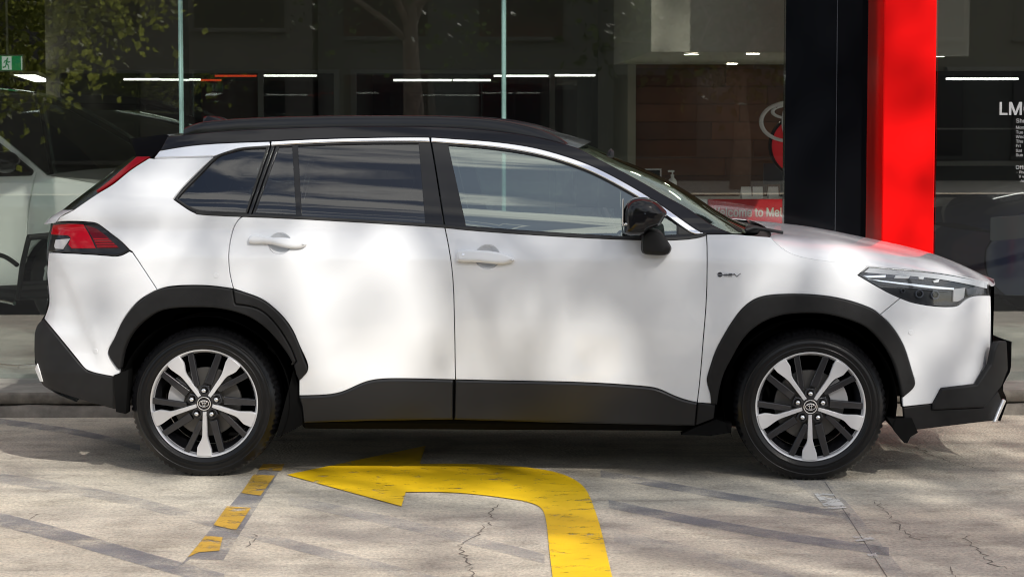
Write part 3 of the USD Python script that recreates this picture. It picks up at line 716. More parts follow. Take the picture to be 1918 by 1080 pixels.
mm = np.stack([ring(.55, -.885), ring(.9, -.90), ring(.98, -.94), ring(1.0, -.99), ring(.97, -1.03), ring(.88, -1.06), ring(.7, -1.077), ring(.4, -1.085), ring(.02, -1.087)], 0)
mm = np.concatenate([mm, mm[:, :1]], 1)
part = grid(mm)
if ((part[0] - np.array([mc[0], -.98, mc[1]])) * part[2]).sum(1).mean() < 0: part = (part[0], part[1][:, ::-1], -part[2])
mir = both('door_mirror', part, M['black_gloss'])
mz = at_w([(1168, 419)], 1.03)[0]
cx = mp[:, 0].min()
both('mirror_trim', as_part(bx(cx + .004, cx + .105, -1.066, -1.0, mz[1] - .006, mz[1] + .004, .003), 30), M['chrome'], mir)
both('mirror_glass', as_part(bx(cx - .003, cx + .002, -1.05, -.90, mc[1] - .055, mc[1] + .06, .002), 30), M['chrome'], mir)
st = at_w(chain(('s', [(1203, 440), (1216, 430), (1232, 431), (1243, 440), (1252, 455), (1257.5, 463), (1254, 474), (1243, 478), (1215, 477), (1204, 474), (1201, 468), (1203, 440)])), .95)
so = Polygon(st)
sv = []
for y, k in ((-.86, 1.0), (-.95, 1.0), (-.985, .9), (-.995, .6)):
    c = st.mean(0); q = c + (st - c) * k; sv.append(np.stack([q[:, 0], np.full(len(q), y), q[:, 1]], 1))
both('mirror_stalk', as_part(trimesh.convex.convex_hull(np.vstack(sv)), 40), M['cladding'], mir)
# little sail-shaped panel behind the mirror
both('mirror_sail', skin(body_poly([(1270, 422), (1297, 438.5), (1270, 438.5)]), 'm', off=-.001, h=.02, r=.002, t=.02), M['rubber'])
# badge lettering on the wing
badge = []
def badge_strip(pts, wd): badge.append(LineString(on_body(np.array(pts, float))).buffer(wd))
c = on_body([(1348.5, 514)])[0]
badge += [Point(c).buffer(.0105).difference(sbox(c[0] - .02, c[1] - .0014, c[0] + .02, c[1] + .0010))]
badge_strip([(1353, 515), (1362, 514.5), (1375, 513.8)], .0016)
for a, b, d in ((1358, 1358, 5), (1361.5, 1361.5, 5)): badge_strip([(a, 512), (b, 517.5)], .0012)
badge_strip([(1365, 512.3), (1371, 512.3)], .0012); badge_strip([(1364.5, 514.8), (1370, 514.8)], .0012); badge_strip([(1364, 517.3), (1371, 517.3)], .0012)
badge_strip([(1375, 512.5), (1380, 517.8), (1387, 512)], .0014)
v, f, n = skin(unary_union(badge), 'm', off=.003, h=.003, r=.0006, t=.004)
put('hybrid_badge', v, f, M['lamp_grey'], car, n)
for p in ((405, 516), (1706, 622), (179, 657)):
    c = on_body([p])[0]; both('parking_sensor', skin(Point(c).buffer(.011), 'm', off=.002, h=.006, r=.001, t=.004), M['paint'])

# ---- lamps
both_h = lambda name, path, mode, off, m, parent, r=.002, t=.008, h=.01: both(name, skin(body_poly(path), mode, off=off, h=h, r=r, t=t), m, parent)
hl = both('headlight', skin(lamps_f.buffer(-.001), 'f', off=-.022, h=.016, r=.001, t=.02), M['lamp_black'])
both('lamp_surround', skin(lamps_f.buffer(-.001).difference(lamps_f.buffer(-.007)), 'f', off=-.003, h=.012, r=.001, t=.02), M['lamp_black'], hl)
fo = -.016
both_h('lamp_bezel', chain([(1614, 517), (1630, 508), (1712, 513.5), (1740, 519), (1733, 524), (1706, 522)]), 'f', fo, M['lamp_grey'], hl)
both_h('led_block', [(1679, 515), (1706, 516.3), (1703, 521.3), (1676, 520.6)], 'f', fo + .006, M['white_plastic'], hl)
both_h('led_block', [(1616, 515.8), (1661, 514), (1660, 519.5), (1625, 520)], 'f', fo + .006, M['lamp_chrome'], hl)
both_h('led_block', [(1722, 518), (1733, 517.5), (1731, 523), (1723, 522)], 'f', fo + .006, M['white_plastic'], hl)
both_h('led_block', [(1750, 525), (1762, 522), (1760, 528), (1752, 529)], 'f', fo + .006, M['white_plastic'], hl)
both_h('light_guide', chain(('s', [(1625, 521.5), (1709, 530.5), (1760, 536), (1790, 538.5)]), [(1790, 543)], ('s', [(1790, 543), (1745, 540), (1709, 535.5), (1647, 527)])), 'f', fo + .006, M['lamp_chrome'], hl)
both_h('light_guide', chain(('s', [(1650, 529.5), (1709, 537.5), (1780, 545)]), ('s', [(1780, 547), (1709, 540), (1655, 532.5)])), 'f', fo + .004, M['lamp_grey'], hl)
both_h('reflector_block', chain([(1789, 541), (1812, 538), (1809, 560), (1797, 565), (1788, 565)]), 'f', fo + .004, M['lamp_reverse'], hl)
both_h('reflector_block', chain([(1814, 540), (1850, 532), (1852, 551), (1816, 553)]), 'f', fo + .004, M['lamp_grey'], hl)
both_h('red_trim', chain([(1755, 515), (1800, 520), (1830, 531), (1826, 536), (1800, 535), (1775, 527)]), 'f', fo + .004, M['lens_red_dark'], hl) if False else None
for p, rr in (((1724, 550), .018), ((1754, 552), .019), ((1693, 544), .010)):
    c = on_body([p])[0]
    both('projector', skin(Point(c).buffer(rr).difference(Point(c).buffer(rr * .72)), 'f', off=fo + .006, h=.006, r=.001, t=.02), M['lamp_grey'], hl)
    both('projector_lens', skin(Point(c).buffer(rr * .7), 'f', off=fo + .002, h=.006, r=.006, t=.012), M['black_gloss'], hl)
both('lamp_cover', skin(lamps_f.buffer(-.002), 'f', off=-.001, h=.02, r=.001, t=.002), M['lens_clear'], hl)
tl = both('tail_light', skin(lamps_r.buffer(-.001), 'r', off=.003, h=.014, r=.003, t=.02), M['black_gloss'])
to = .0065
both_h('red_lens', chain([(97.5, 439.6), (101.4, 421), (128.6, 419), (157, 420), (170, 444), (180, 465.5), (135, 465.5), (129, 458), (133.5, 446), (128.6, 441.5)]), 'r', to, M['lens_red'], tl)
both_h('red_lens', chain([(160, 421), (181, 428), (200.6, 442.5), (224, 464.5), (183, 465.5), (173, 444)]), 'r', to, M['lens_red_dark'], tl)
for k in range(4):
    y = 447 + 4.6 * k
    both_h('red_stripe', [(176 + 2 * k, y), (203 + 5.5 * k, y), (205 + 5.5 * k, y + 2.2), (177 + 2 * k, y + 2.2)], 'r', to + .003, M['lens_red'], tl, t=.004)
both_h('reversing_lens', [(103, 461), (106, 449), (132, 447.5), (119, 467), (105, 466)], 'r', to, M['lamp_reverse'], tl)

# ---- wheels
def ell(rx, rz, wd): 
    e = Polygon([(rx * math.cos(a), rz * math.sin(a)) for a in np.linspace(0, 2 * math.pi, 40, endpoint=False)])
    return e.difference(Polygon([((rx - wd) * math.cos(a), (rz - wd * .8) * math.sin(a)) for a in np.linspace(0, 2 * math.pi, 40, endpoint=False)]))
def emblem_shape(s):
    from shapely import affinity as A
    o = ell(1.0, .68, .13); h = A.translate(ell(.62, .25, .11), 0, .32); vv = A.translate(ell(.27, .60, .10), 0, -.0)
    return A.scale(unary_union([o, h, vv]), s, s, origin=(0, 0))
def revolve(prof, n=96):
    """profile of (radius, depth) with depth towards -y (outwards) -> grid"""
    prof = np.asarray(prof, float); a = np.linspace(0, 2 * math.pi, n + 1)
    P = np.stack([prof[None, :, 0] * np.cos(a)[:, None], -np.repeat(prof[None, :, 1], n + 1, 0), prof[None, :, 0] * np.sin(a)[:, None]], -1)
    return P
def wheel_parts(side_angle):
    R = WHEEL_R; parts = {}
    # tyre: outer face at depth 0, inner at -.215
    prof = [(.236, -.012), (.240, .000), (.252, .006), (.258, .0085), (.263, .0068), (.276, .0082), (.290, .0045), (.2935, .0062), (.297, .0028), (.306, -.006), (.318, -.018), (.3255, -.032), (.330, -.060), (.331, -.107), (.330, -.155), (.325, -.185), (.310, -.207), (.280, -.222), (.240, -.215)]
    pr = sm(prof, 4)
    P = revolve(pr, 240)
    ang = np.arctan2(P[..., 2], P[..., 0]); rad = np.hypot(P[..., 0], P[..., 2]); dep = -P[..., 1]
    shoulder = np.clip((rad - .314) / .006, 0, 1) * (dep > -.075)
    ph = (ang * 70 / (2 * math.pi)) % 1.0
    groove = (np.abs(ph - .5) < .13) * shoulder
    circ = ((np.abs(dep + .078) < .006) | (np.abs(dep + .107) < .006) | (np.abs(dep + .138) < .006)) * 1.0
    k = 1 - .007 * groove / rad - .008 * circ / rad
    P[..., 0] *= k; P[..., 2] *= k
    # flat where it stands on the ground
    P[..., 2] = np.maximum(P[..., 2], -WHEEL_Z + .0)
    v, f, n = grid(P)
    tm = trimesh.Trimesh(v, f, process=False); n2 = grid(P)[2]
    c = v * [1, 0, 1]
    if (n * (v - np.array([0, .107, 0]) - c / (np.linalg.norm(c, axis=1, keepdims=True) + 1e-9) * .28)).sum(1).mean() < 0: f, n = f[:, ::-1], -n
    parts['tyre'] = (v, f, n)
    # bright rim flange, dark barrel
    parts['rim_flange'] = grid(revolve([(.2225, -.030), (.229, -.012), (.2335, -.004), (.2385, -.004), (.241, -.010), (.241, -.02)], 120))
    parts['rim_barrel'] = grid(revolve([(.2260, -.018), (.222, -.05), (.205, -.08), (.203, -.19), (.224, -.205)], 96))
    for q in ('rim_flange', 'rim_barrel'):
        v, f, n = parts[q]; r = v * [1, 0, 1]
        s = (n[:, 1].mean() > 0) if q == 'rim_flange' else ((n * r).sum(1).mean() > 0)
        if s: parts[q] = (v, f[:, ::-1], -n)
    return parts
WP = wheel_parts(0)
Lw = lambda y0: flat_lift((0, y0, 0), (1, 0, 0), (0, 0, 1))
def rot2(p, a): c, s = math.cos(a), math.sin(a); p = np.asarray(p, float); return np.stack([p[:, 0] * c - p[:, 1] * s, p[:, 0] * s + p[:, 1] * c], 1)
silver = chain([(.036, -.0075), (.12, -.0095)], ('s', [(.12, -.0095), (.155, -.0125), (.178, -.024), (.195, -.032)]), [(.228, -.034)], ('s', [(.228, -.034), (.2325, 0), (.229, .031)]), ('s', [(.205, .029), (.18, .021), (.150, .0125), (.12, .0100)]), [(.036, .0075)])
bar1 = np.array([(-.046, .070), (-.072, .219), (-.050, .224), (-.026, .078)])
bar2 = np.array([(.002, .090), (.055, .218), (.077, .211), (.030, .080)])
def wheel(xc, label, cal_ang):
    w = UsdGeom.Xform.Define(stage, str(car.GetPath()) + '/' + numbered('car', 'wheel')); w.AddTranslateOp().Set(Gf.Vec3d(xc, -.885, WHEEL_Z))
    w = w.GetPrim()
    for k, m in (('tyre', 'tyre'), ('rim_flange', 'alloy'), ('rim_barrel', 'spoke_dark')):
        v, f, n = WP[k]; put(k, v, f, M[m], w, n)
    for k in range(5):
        a = math.radians(-90 + 72 * k)
        v, f, n = panel(Polygon(rot2(silver, a)), Lw(-.0005), .012, .0018, .030); 
        v = v.copy(); v[:, 1] += .018 * (1 - np.hypot(v[:, 0], v[:, 2]) / .23)            # dished towards the hub
        put('silver_spoke', v, f, M['alloy'], w, n)
        b = math.radians(72 * k)
        for bar in (bar1, bar2):
            v, f, n = panel(Polygon(rot2(bar, b)).buffer(.002), Lw(.012), .02, .004, .03); v = v.copy(); v[:, 1] += .016 * (1 - np.hypot(v[:, 0], v[:, 2]) / .23)
            put('dark_spoke', v, f, M['spoke_dark'], w, n)
        nl = trimesh.creation.cylinder(.0105, .03, sections=6); nl.apply_transform(trimesh.transformations.rotation_matrix(math.pi / 2, [1, 0, 0]))
        sp_ = trimesh.creation.icosphere(2, .0098); sp_.apply_scale([1, .8, 1]); sp_.apply_translation([0, -.015, 0])
        nl = cat_meshes([nl, sp_]); aa = math.radians(90 + 72 * k); nl.apply_translation([.057 * math.cos(aa), .018, .057 * math.sin(aa)])
        put_mesh('lug_nut', nl, M['chrome'], w, 40)
    hub = [Polygon(rot2([(0, -.03), (.075, -.019), (.078, 0), (.075, .019), (0, .03)], math.radians(90 + 72 * k))) for k in range(5)] + [Point(0, 0).buffer(.055)]
    v, f, n = panel(unary_union(hub).buffer(.006).buffer(-.006).difference(unary_union([Point(.057 * math.cos(math.radians(90 + 72 * k)), .057 * math.sin(math.radians(90 + 72 * k))).buffer(.0145) for k in range(5)])), Lw(.018), .012, .004, .03); put('hub', v, f, M['spoke_dark'], w, n)
    v, f, n = panel(Point(0, 0).buffer(.0305, 24), Lw(.004), .01, .005, .02); put('centre_cap', v, f, M['black_gloss'], w, n)
    v, f, n = panel(Point(0, 0).buffer(.030, 24).difference(Point(0, 0).buffer(.0265, 24)), Lw(.0025), .01, .001, .004); put('cap_ring', v, f, M['chrome'], w, n)
    v, f, n = panel(emblem_shape(.0225), Lw(.0015), .004, .0008, .004); put('cap_emblem', v, f, M['chrome'], w, n)
    d = grid(revolve([(.05, -.075), (.15, -.075), (.152, -.08), (.152, -.10)], 64)); 
    if d[2][:, 1].mean() > 0: d = (d[0], d[1][:, ::-1], -d[2])
    put('brake_disc', d[0], d[1], M['disc'], w, d[2])
    c = []
    for aa in np.linspace(cal_ang - .35, cal_ang + .35, 7): c += [(rr * math.cos(aa), y, rr * math.sin(aa)) for rr in (.10, .168) for y in (.05, .10)]
    put_mesh('brake_caliper', trimesh.convex.convex_hull(np.array(c)), M['caliper'], w, 30)
    bk = grid(revolve([(.0, -.19), (.2, -.19)], 40)); put('wheel_back', bk[0], bk[1], M['dark'], w, bk[2])
    return w
wheel(-WHEEL_X, None, math.radians(160)); wheel(WHEEL_X, None, math.radians(25))
for xc in (-WHEEL_X, WHEEL_X):           # wheels of the far side: same parts, turned round
    src = [p for p in car.GetChildren() if p.GetName().startswith('wheel')][0 if xc < 0 else 1]
    fw_ = UsdGeom.Xform.Define(stage, str(car.GetPath()) + '/' + numbered('car', 'wheel'))
    fw_.GetPrim().GetReferences().AddInternalReference(src.GetPath()); fw_.GetPrim().SetInstanceable(True)
    fw_.ClearXformOpOrder(); fw_.AddTranslateOp(opSuffix='far').Set(Gf.Vec3d(xc, .885, WHEEL_Z)); fw_.AddRotateZOp(opSuffix='far').Set(180.0)
# wheel housings, floor pan, engine bay
hs = []
for cx in (-WHEEL_X, WHEEL_X):
    for s in (-1, 1):
        a = np.linspace(-.32 if cx > 0 else -.5, math.pi + (.5 if cx > 0 else .02), 30)
        ring_ = lambda y: np.stack([cx + .375 * np.cos(a), np.full(30, s * y), WHEEL_Z + .02 + .36 * np.sin(a)], 1)
        g = grid(np.stack([ring_(.58), ring_(.865)], 1)); put('wheel_housing', g[0], g[1], M['dark'], car, g[2])
uf = [bx(-.92, .92, -.80, .80, .20, .40, .03), bx(-1.55, 1.70, -.60, .60, .19, .62, .05), bx(-2.0, 2.0, -.60, .60, .33, .62, .05), bx(.95, 2.05, -.60, .60, .4, .86, .05), bx(-2.05, -.95, -.60, .60, .4, .80, .05)]
put_mesh('underbody', cat_meshes(uf), M['dark'], car, 30)
ex = [bx(-1.95, -1.75, -.4, .2, .255, .36, .03), tube([(-.9, .2, .22), (0, .25, .21), (.8, .2, .22)], .03, 10)]
put_mesh('exhaust', cat_meshes(ex), M['rubber'], car, 40)
mf = [at_w([(1275, 810), (1300, 797), (1340, 782), (1370, 790), (1368, 806), (1330, 812)], .80), at_w([(1660, 780), (1705, 780), (1716, 806), (1702, 814), (1696, 826), (1690, 825), (1676, 808)], .80), at_w([(217, 700), (245, 690), (240, 772), (222, 768)], .84), at_w([(553, 690), (570, 745), (570, 792), (545, 805), (520, 815), (535, 760)], .80)]
for q in mf:
    g = trimesh.creation.extrude_polygon(Polygon(q).buffer(0), .09); g.vertices = np.stack([g.vertices[:, 0], g.vertices[:, 2] - (.89 if q is mf[2] else .86), g.vertices[:, 1]], 1); trimesh.repair.fix_normals(g)
    both('air_deflector', as_part(g, 30), M['dark'])

# ---- cabin
def cabin():
    body = lambda m: meshkit.arrays(m, 40)
    for yy in (-.38, .38):
        for xx, tall in ((-.02, 1.0), (-.86, .96)):
            s = put_mesh('seat', cat_meshes([bx(xx - .25, xx + .25, yy - .25, yy + .25, .48, .66, .06)]), M['seat'], car, 40)
            b = bx(-.07, .07, yy - .24, yy + .24, 0, .62, .06); b.apply_transform(trimesh.transformations.rotation_matrix(-.38, [0, 1, 0])); b.apply_translation([xx - .20, 0, .62])
            put_mesh('backrest', b, M['seat'], s, 40)
            h = bx(-.05, .05, yy - .12, yy + .12, 0, .17, .045); h.apply_transform(trimesh.transformations.rotation_matrix(-.3, [0, 1, 0])); h.apply_translation([xx - .45, 0, 1.22])
            put_mesh('headrest', h, M['seat'], s, 40)
    put_mesh('dashboard', cat_meshes([bx(.62, 1.15, -.74, .74, .70, .98, .05), bx(.60, .85, -.62, -.20, .9, 1.04, .04)]), M['interior'], car, 40)
    t = np.linspace(0, 2 * math.pi, 40)
    st_ = np.stack([np.zeros(40), .185 * np.cos(t), .185 * np.sin(t)], 1)
    m_ = cat_meshes([tube(st_, .015, 8, False), bx(-.02, .03, -.17, .17, -.02, .02), bx(-.03, .03, -.06, .06, -.06, .06, .02), tube([(0, 0, 0), (.25, 0, 0)], .03, 8)])
    m_.apply_transform(trimesh.transformations.rotation_matrix(-.42, [0, 1, 0])); m_.apply_translation([.50, -.38, .98])
    put_mesh('steering_wheel', m_, M['interior'], car, 40)
    v, f, n = grid(loft(Er * [1, .97, 1] - [0, 0, .035], Cr - [0, 0, .045], 10)); put('headliner', v, f, M['headliner'], car, n)
    put_mesh('rear_view_mirror', bx(.44, .47, -.12, .12, 1.36, 1.42, .012), M["interior"], car, 40)
cabin()
both('red_reflection_strip', skin(rs, 'r', off=.004, h=.012, r=.003, t=.02), M['lens_red'])  # red reflection along the tailgate glass edge, modelled as a solid red strip
# ------------------------------------------------------------------ building frame
BO, BA = np.array([0.0, 12.42, 0.0]), math.radians(1.2)
_cb, _sb = math.cos(BA), math.sin(BA)
def BL(x, y, z=0.0): return (BO[0] + x * _cb - y * _sb, BO[1] + x * _sb + y * _cb, z)
def to_b(p):
    d = np.asarray(p, float) - BO
    return np.stack([d[..., 0] * _cb + d[..., 1] * _sb, -d[..., 0] * _sb + d[..., 1] * _cb, d[..., 2]], -1)
def pb(px, depth):
    """photo pixels -> building (x, z) on the plane 'depth' metres behind the glass"""
    d = rays(px); q = np.stack([d[:, 0] * _cb + d[:, 1] * _sb, -d[:, 0] * _sb + d[:, 1] * _cb, d[:, 2]], -1)
    e = to_b(EYEP); t = (depth - e[1]) / q[:, 1]; p = e + q * t[:, None]
    return p[:, [0, 2]]
def pbz(px, z):
    d = rays(px); q = np.stack([d[:, 0] * _cb + d[:, 1] * _sb, -d[:, 0] * _sb + d[:, 1] * _cb, d[:, 2]], -1)
    e = to_b(EYEP); t = (z - e[2]) / q[:, 2]; p = e + q * t[:, None]
    return p[:, :2]
def bX(px, depth, y=300): return pb([(px, y)], depth)[0, 0]
def bZ(py, depth, x=959): return pb([(x, py)], depth)[0, 1]

# ------------------------------------------------------------------ materials of the place
def ground_material():
    return mat('worn_concrete', {
        'g': ('geometry', {}),
        'n1': ('noise_texture', {'scale': 0.55, 'detail': 6.0, 'roughness': 0.62}),
        'n2': ('noise_texture', {'scale': 5.0, 'detail': 6.0, 'roughness': 0.65}),
        'n3': ('noise_texture', {'scale': 62.0, 'detail': 4.0, 'roughness': 0.75}),
        'v': ('voronoi_texture', {'scale': 75.0, 'randomness': 1.0}),
        'mp': ('mapping', {'scale': (0.35, 2.2, 1.0), 'rotation': (0, 0, 0.25)}),
        'n4': ('noise_texture', {'scale': 2.2, 'detail': 6.0, 'roughness': 0.6, 'distortion': 0.6}),
        'r1': ('rgb_ramp', {'ramp': [(0.25, (0.43, 0.385, 0.31)), (0.5, (0.53, 0.485, 0.405)), (0.78, (0.61, 0.565, 0.48))]}),
        'r2': ('rgb_ramp', {'ramp': [(0.28, (0.62, 0.61, 0.60)), (0.5, (0.95, 0.95, 0.95)), (0.72, (1.08, 1.06, 1.03))]}),
        'r3': ('rgb_ramp', {'ramp': [(0.25, (0.45, 0.45, 0.46)), (0.5, (1.0, 1.0, 1.0)), (0.75, (1.4, 1.37, 1.33))]}),
        'r4': ('rgb_ramp', {'ramp': [(0.3, (0.74, 0.74, 0.75)), (0.5, (1.0, 1.0, 1.0)), (0.7, (1.12, 1.11, 1.08))]}),
        'r5': ('rgb_ramp', {'ramp': [(0.0, (0.72, 0.70, 0.68)), (0.25, (1.0, 1.0, 1.0)), (1.0, (1.0, 1.0, 1.0))]}),
        'm1': ('mix', {'mix_type': 'multiply', 'fac': 1.0}), 'm2': ('mix', {'mix_type': 'multiply', 'fac': 0.9}), 'm3': ('mix', {'mix_type': 'multiply', 'fac': 1.0}), 'm4': ('mix', {'mix_type': 'multiply', 'fac': 0.8}),
        'ad': ('math', {'math_type': 'add'}),
        'b': ('bump', {'strength': 0.6, 'distance': 0.007}),
        'p': ('principled_bsdf', {'roughness': 0.72, 'specular_ior_level': 0.35})},
        [('g.position', 'n1.vector'), ('g.position', 'n2.vector'), ('g.position', 'n3.vector'), ('g.position', 'v.vector'), ('g.position', 'mp.vector'), ('mp.vector', 'n4.vector'),
         ('n1.fac', 'r1.fac'), ('n2.fac', 'r2.fac'), ('n3.fac', 'r3.fac'), ('n4.fac', 'r4.fac'), ('v.distance', 'r5.fac'),
         ('r1.color', 'm1.color1'), ('r2.color', 'm1.color2'), ('m1.color', 'm2.color1'), ('r3.color', 'm2.color2'), ('m2.color', 'm3.color1'), ('r4.color', 'm3.color2'), ('m3.color', 'm4.color1'), ('r5.color', 'm4.color2'), ('m4.color', 'p.base_color'),
         ('n3.fac', 'ad.value1'), ('v.distance', 'ad.value2'), ('ad.value', 'b.height'), ('b.normal', 'p.normal')])
M['concrete'] = ground_material()
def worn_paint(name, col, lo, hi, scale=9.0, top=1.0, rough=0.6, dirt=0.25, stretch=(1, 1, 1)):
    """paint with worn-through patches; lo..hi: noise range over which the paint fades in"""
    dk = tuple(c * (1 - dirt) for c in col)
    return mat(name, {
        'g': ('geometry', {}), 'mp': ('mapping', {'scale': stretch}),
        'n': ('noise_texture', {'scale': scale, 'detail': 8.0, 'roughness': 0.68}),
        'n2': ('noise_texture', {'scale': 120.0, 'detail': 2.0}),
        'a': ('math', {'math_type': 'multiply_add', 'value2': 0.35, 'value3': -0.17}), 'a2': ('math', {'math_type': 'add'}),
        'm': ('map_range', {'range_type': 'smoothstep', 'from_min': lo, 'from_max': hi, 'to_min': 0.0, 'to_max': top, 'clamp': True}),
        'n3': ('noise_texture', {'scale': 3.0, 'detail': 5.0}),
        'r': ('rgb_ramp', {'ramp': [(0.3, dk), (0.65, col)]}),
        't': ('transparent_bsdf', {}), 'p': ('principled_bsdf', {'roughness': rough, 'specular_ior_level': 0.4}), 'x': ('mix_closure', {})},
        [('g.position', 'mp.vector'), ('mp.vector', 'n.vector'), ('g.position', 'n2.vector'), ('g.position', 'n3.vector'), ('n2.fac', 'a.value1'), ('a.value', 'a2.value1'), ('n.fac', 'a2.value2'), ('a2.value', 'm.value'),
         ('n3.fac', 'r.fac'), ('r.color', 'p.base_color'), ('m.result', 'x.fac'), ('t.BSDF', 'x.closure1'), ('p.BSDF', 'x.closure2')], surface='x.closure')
M['yellow'] = worn_paint('yellow_road_paint', (0.95, 0.60, 0.003), 0.33, 0.43, 10.0, 0.97, dirt=0.22, stretch=(0.8, 1.3, 1))
M['yellow_old'] = worn_paint('faded_yellow_paint', (0.66, 0.40, 0.05), 0.36, 0.50, 9.0, 0.92)
M['white_old'] = worn_paint('faded_white_paint', (0.66, 0.66, 0.64), 0.46, 0.53, 14.0, 0.9)
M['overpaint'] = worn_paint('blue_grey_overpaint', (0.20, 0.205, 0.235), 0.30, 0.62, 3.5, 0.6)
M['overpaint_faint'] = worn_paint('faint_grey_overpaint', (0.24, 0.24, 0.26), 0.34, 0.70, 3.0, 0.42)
M['crack'] = plain('crack_dark', (0.15, 0.13, 0.11), 0.9)
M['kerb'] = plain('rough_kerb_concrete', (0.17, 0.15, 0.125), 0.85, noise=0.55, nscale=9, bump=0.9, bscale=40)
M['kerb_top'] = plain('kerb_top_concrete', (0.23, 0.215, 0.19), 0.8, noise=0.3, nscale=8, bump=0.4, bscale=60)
M['asphalt'] = plain('asphalt', (0.026, 0.026, 0.027), 0.9, spec=0.03, noise=0.3, nscale=60)
M['shop_glass'] = pane('shop_glass', (0.90, 0.92, 0.90), 1.5, boost=3.3)
M['fin_glass'] = pane('fin_glass', (0.45, 0.56, 0.52), 1.45)
M['fin_edge'] = plain('green_glass_edge', (0.40, 0.60, 0.58), 0.25, coat=0.4)
M['taupe'] = plain('taupe_wall', (0.27, 0.255, 0.20), 0.8, noise=0.08, nscale=2)
M['taupe_trim'] = plain('taupe_frame', (0.30, 0.29, 0.26), 0.5)
M['dark_wall'] = plain('dark_room_wall', (0.022, 0.022, 0.022), 0.8)
M['dark_red_wall'] = plain('dark_red_room_wall', (0.10, 0.008, 0.006), 0.8)
M['ceiling'] = plain('grey_ceiling', (0.16, 0.155, 0.145), 0.9)
M['floor_tile'] = plain('pale_polished_floor', (0.55, 0.58, 0.54), 0.18, noise=0.1, nscale=1.2)
M['beige'] = plain('beige_bulkhead', (0.46, 0.43, 0.365), 0.8, noise=0.05)
M['timber'] = [plain(f'brown_timber_{k}', c, 0.45, noise=0.35, nscale=4) for k, c in enumerate([(0.080, 0.026, 0.008), (0.067, 0.021, 0.007), (0.094, 0.031, 0.010)])]
M['black_clad'] = plain('black_column_cladding', (0.004, 0.0045, 0.006), 0.08, spec=0.16)
M['red'] = plain('red_metal_cladding', (0.86, 0.0008, 0.001), 0.42, spec=0.12)
M['red_matt'] = plain('red_panel', (0.50, 0.004, 0.010), 0.45)
M['red_sign'] = plain('lit_red_sign', (0.5, 0.004, 0.010), 0.4, emis=(1.0, 0.0, 0.02), estr=0.10)
M['lamp'] = plain('white_lamp', (0.9, 0.9, 0.9), 0.5, emis=(1.0, 0.98, 0.94), estr=4.0)
M['lamp_red'] = plain('red_lamp', (0.8, 0.1, 0.05), 0.5, emis=(1.0, 0.08, 0.02), estr=0.8)
M['downlight'] = plain('downlight_glow', (0.9, 0.9, 0.9), 0.5, emis=(1.0, 0.93, 0.8), estr=60.0)
M['exit_green'] = plain('exit_sign_green', (0.0, 0.25, 0.09), 0.4, emis=(0.0, 0.30, 0.10), estr=0.35)
M['exit_white'] = plain('exit_sign_white', (0.8, 0.82, 0.8), 0.4, emis=(0.85, 1.0, 0.9), estr=0.35)
M['letter'] = plain('white_lettering', (0.5, 0.52, 0.52), 0.5)
M['paper'] = plain('white_card', (0.78, 0.78, 0.77), 0.7)
M['fabric_black'] = plain('black_chair_fabric', (0.014, 0.014, 0.015), 0.75)
M['mesh_grey'] = pane('grey_chair_mesh', (0.62, 0.64, 0.62), 1.2)

# ------------------------------------------------------------------ ground
lot = thing('parking_ground', 'worn beige concrete ground under and in front of the car', 'ground', kind='structure')
S_ = 160.0
put('slab', [(-S_, 6.6, 0), (S_, 6.6, 0), (S_, S_, 0), (-S_, S_, 0)], [(0, 1, 2), (0, 2, 3)], M['concrete'], lot)
def strip(poly, z):
    g = poly if isinstance(poly, Polygon) else Polygon(poly)
    if not g.is_valid: g = g.buffer(0)
    V, Fc, o = [], [], 0
    for pg in polys(g):
        v, f = trimesh.creation.triangulate_polygon(pg, engine='earcut') if False else tri_poly(pg)
        V.append(np.c_[v, np.full(len(v), z)]); Fc.append(f + o); o += len(v)
    return np.vstack(V), np.vstack(Fc)
def tri_poly(pg):
    m = trimesh.creation.extrude_polygon(pg, 1.0)
    top = np.abs(m.vertices[:, 2] - 1.0) < 1e-6
    k = top[m.faces].all(1); idx = -np.ones(len(m.vertices), int); idx[top] = np.arange(top.sum())
    return m.vertices[top][:, :2], idx[m.faces[k]]
def marking(name, px, z, m, label=None, cat='road marking', group=None, parent=None):
    g = ground_at(resample(np.asarray(px, float), 14.0), z)
    v, f = strip(Polygon(g), z)
    p = put(name, v, f, m, parent, np.tile([0, 0, 1.0], (len(v), 1)))
    if parent is None: tag(p, label, cat, group)
    return p
Z1, Z2 = 0.002, 0.004
def band(name, line, half, z, m, label, group=None):
    l = sm(line, 6); g0 = l + [0, -half]; g1 = l + [0, half]
    return marking(name, np.vstack([g0, g1[::-1]]), z, m, label, 'road marking', group)
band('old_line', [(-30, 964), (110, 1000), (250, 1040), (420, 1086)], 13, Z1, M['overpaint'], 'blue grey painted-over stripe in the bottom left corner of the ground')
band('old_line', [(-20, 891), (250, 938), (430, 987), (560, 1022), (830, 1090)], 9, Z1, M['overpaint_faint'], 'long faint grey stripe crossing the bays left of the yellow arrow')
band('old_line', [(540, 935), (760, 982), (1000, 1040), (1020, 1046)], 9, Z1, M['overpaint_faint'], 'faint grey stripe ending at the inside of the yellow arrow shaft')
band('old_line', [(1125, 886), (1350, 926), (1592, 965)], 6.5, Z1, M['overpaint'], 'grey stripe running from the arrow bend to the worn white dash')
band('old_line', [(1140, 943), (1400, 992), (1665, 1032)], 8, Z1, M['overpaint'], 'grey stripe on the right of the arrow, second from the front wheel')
band('old_line', [(1150, 1003), (1400, 1058), (1500, 1092)], 10, Z1, M['overpaint_faint'], 'faint grey stripe beside the foot of the arrow shaft, nearest the viewer')
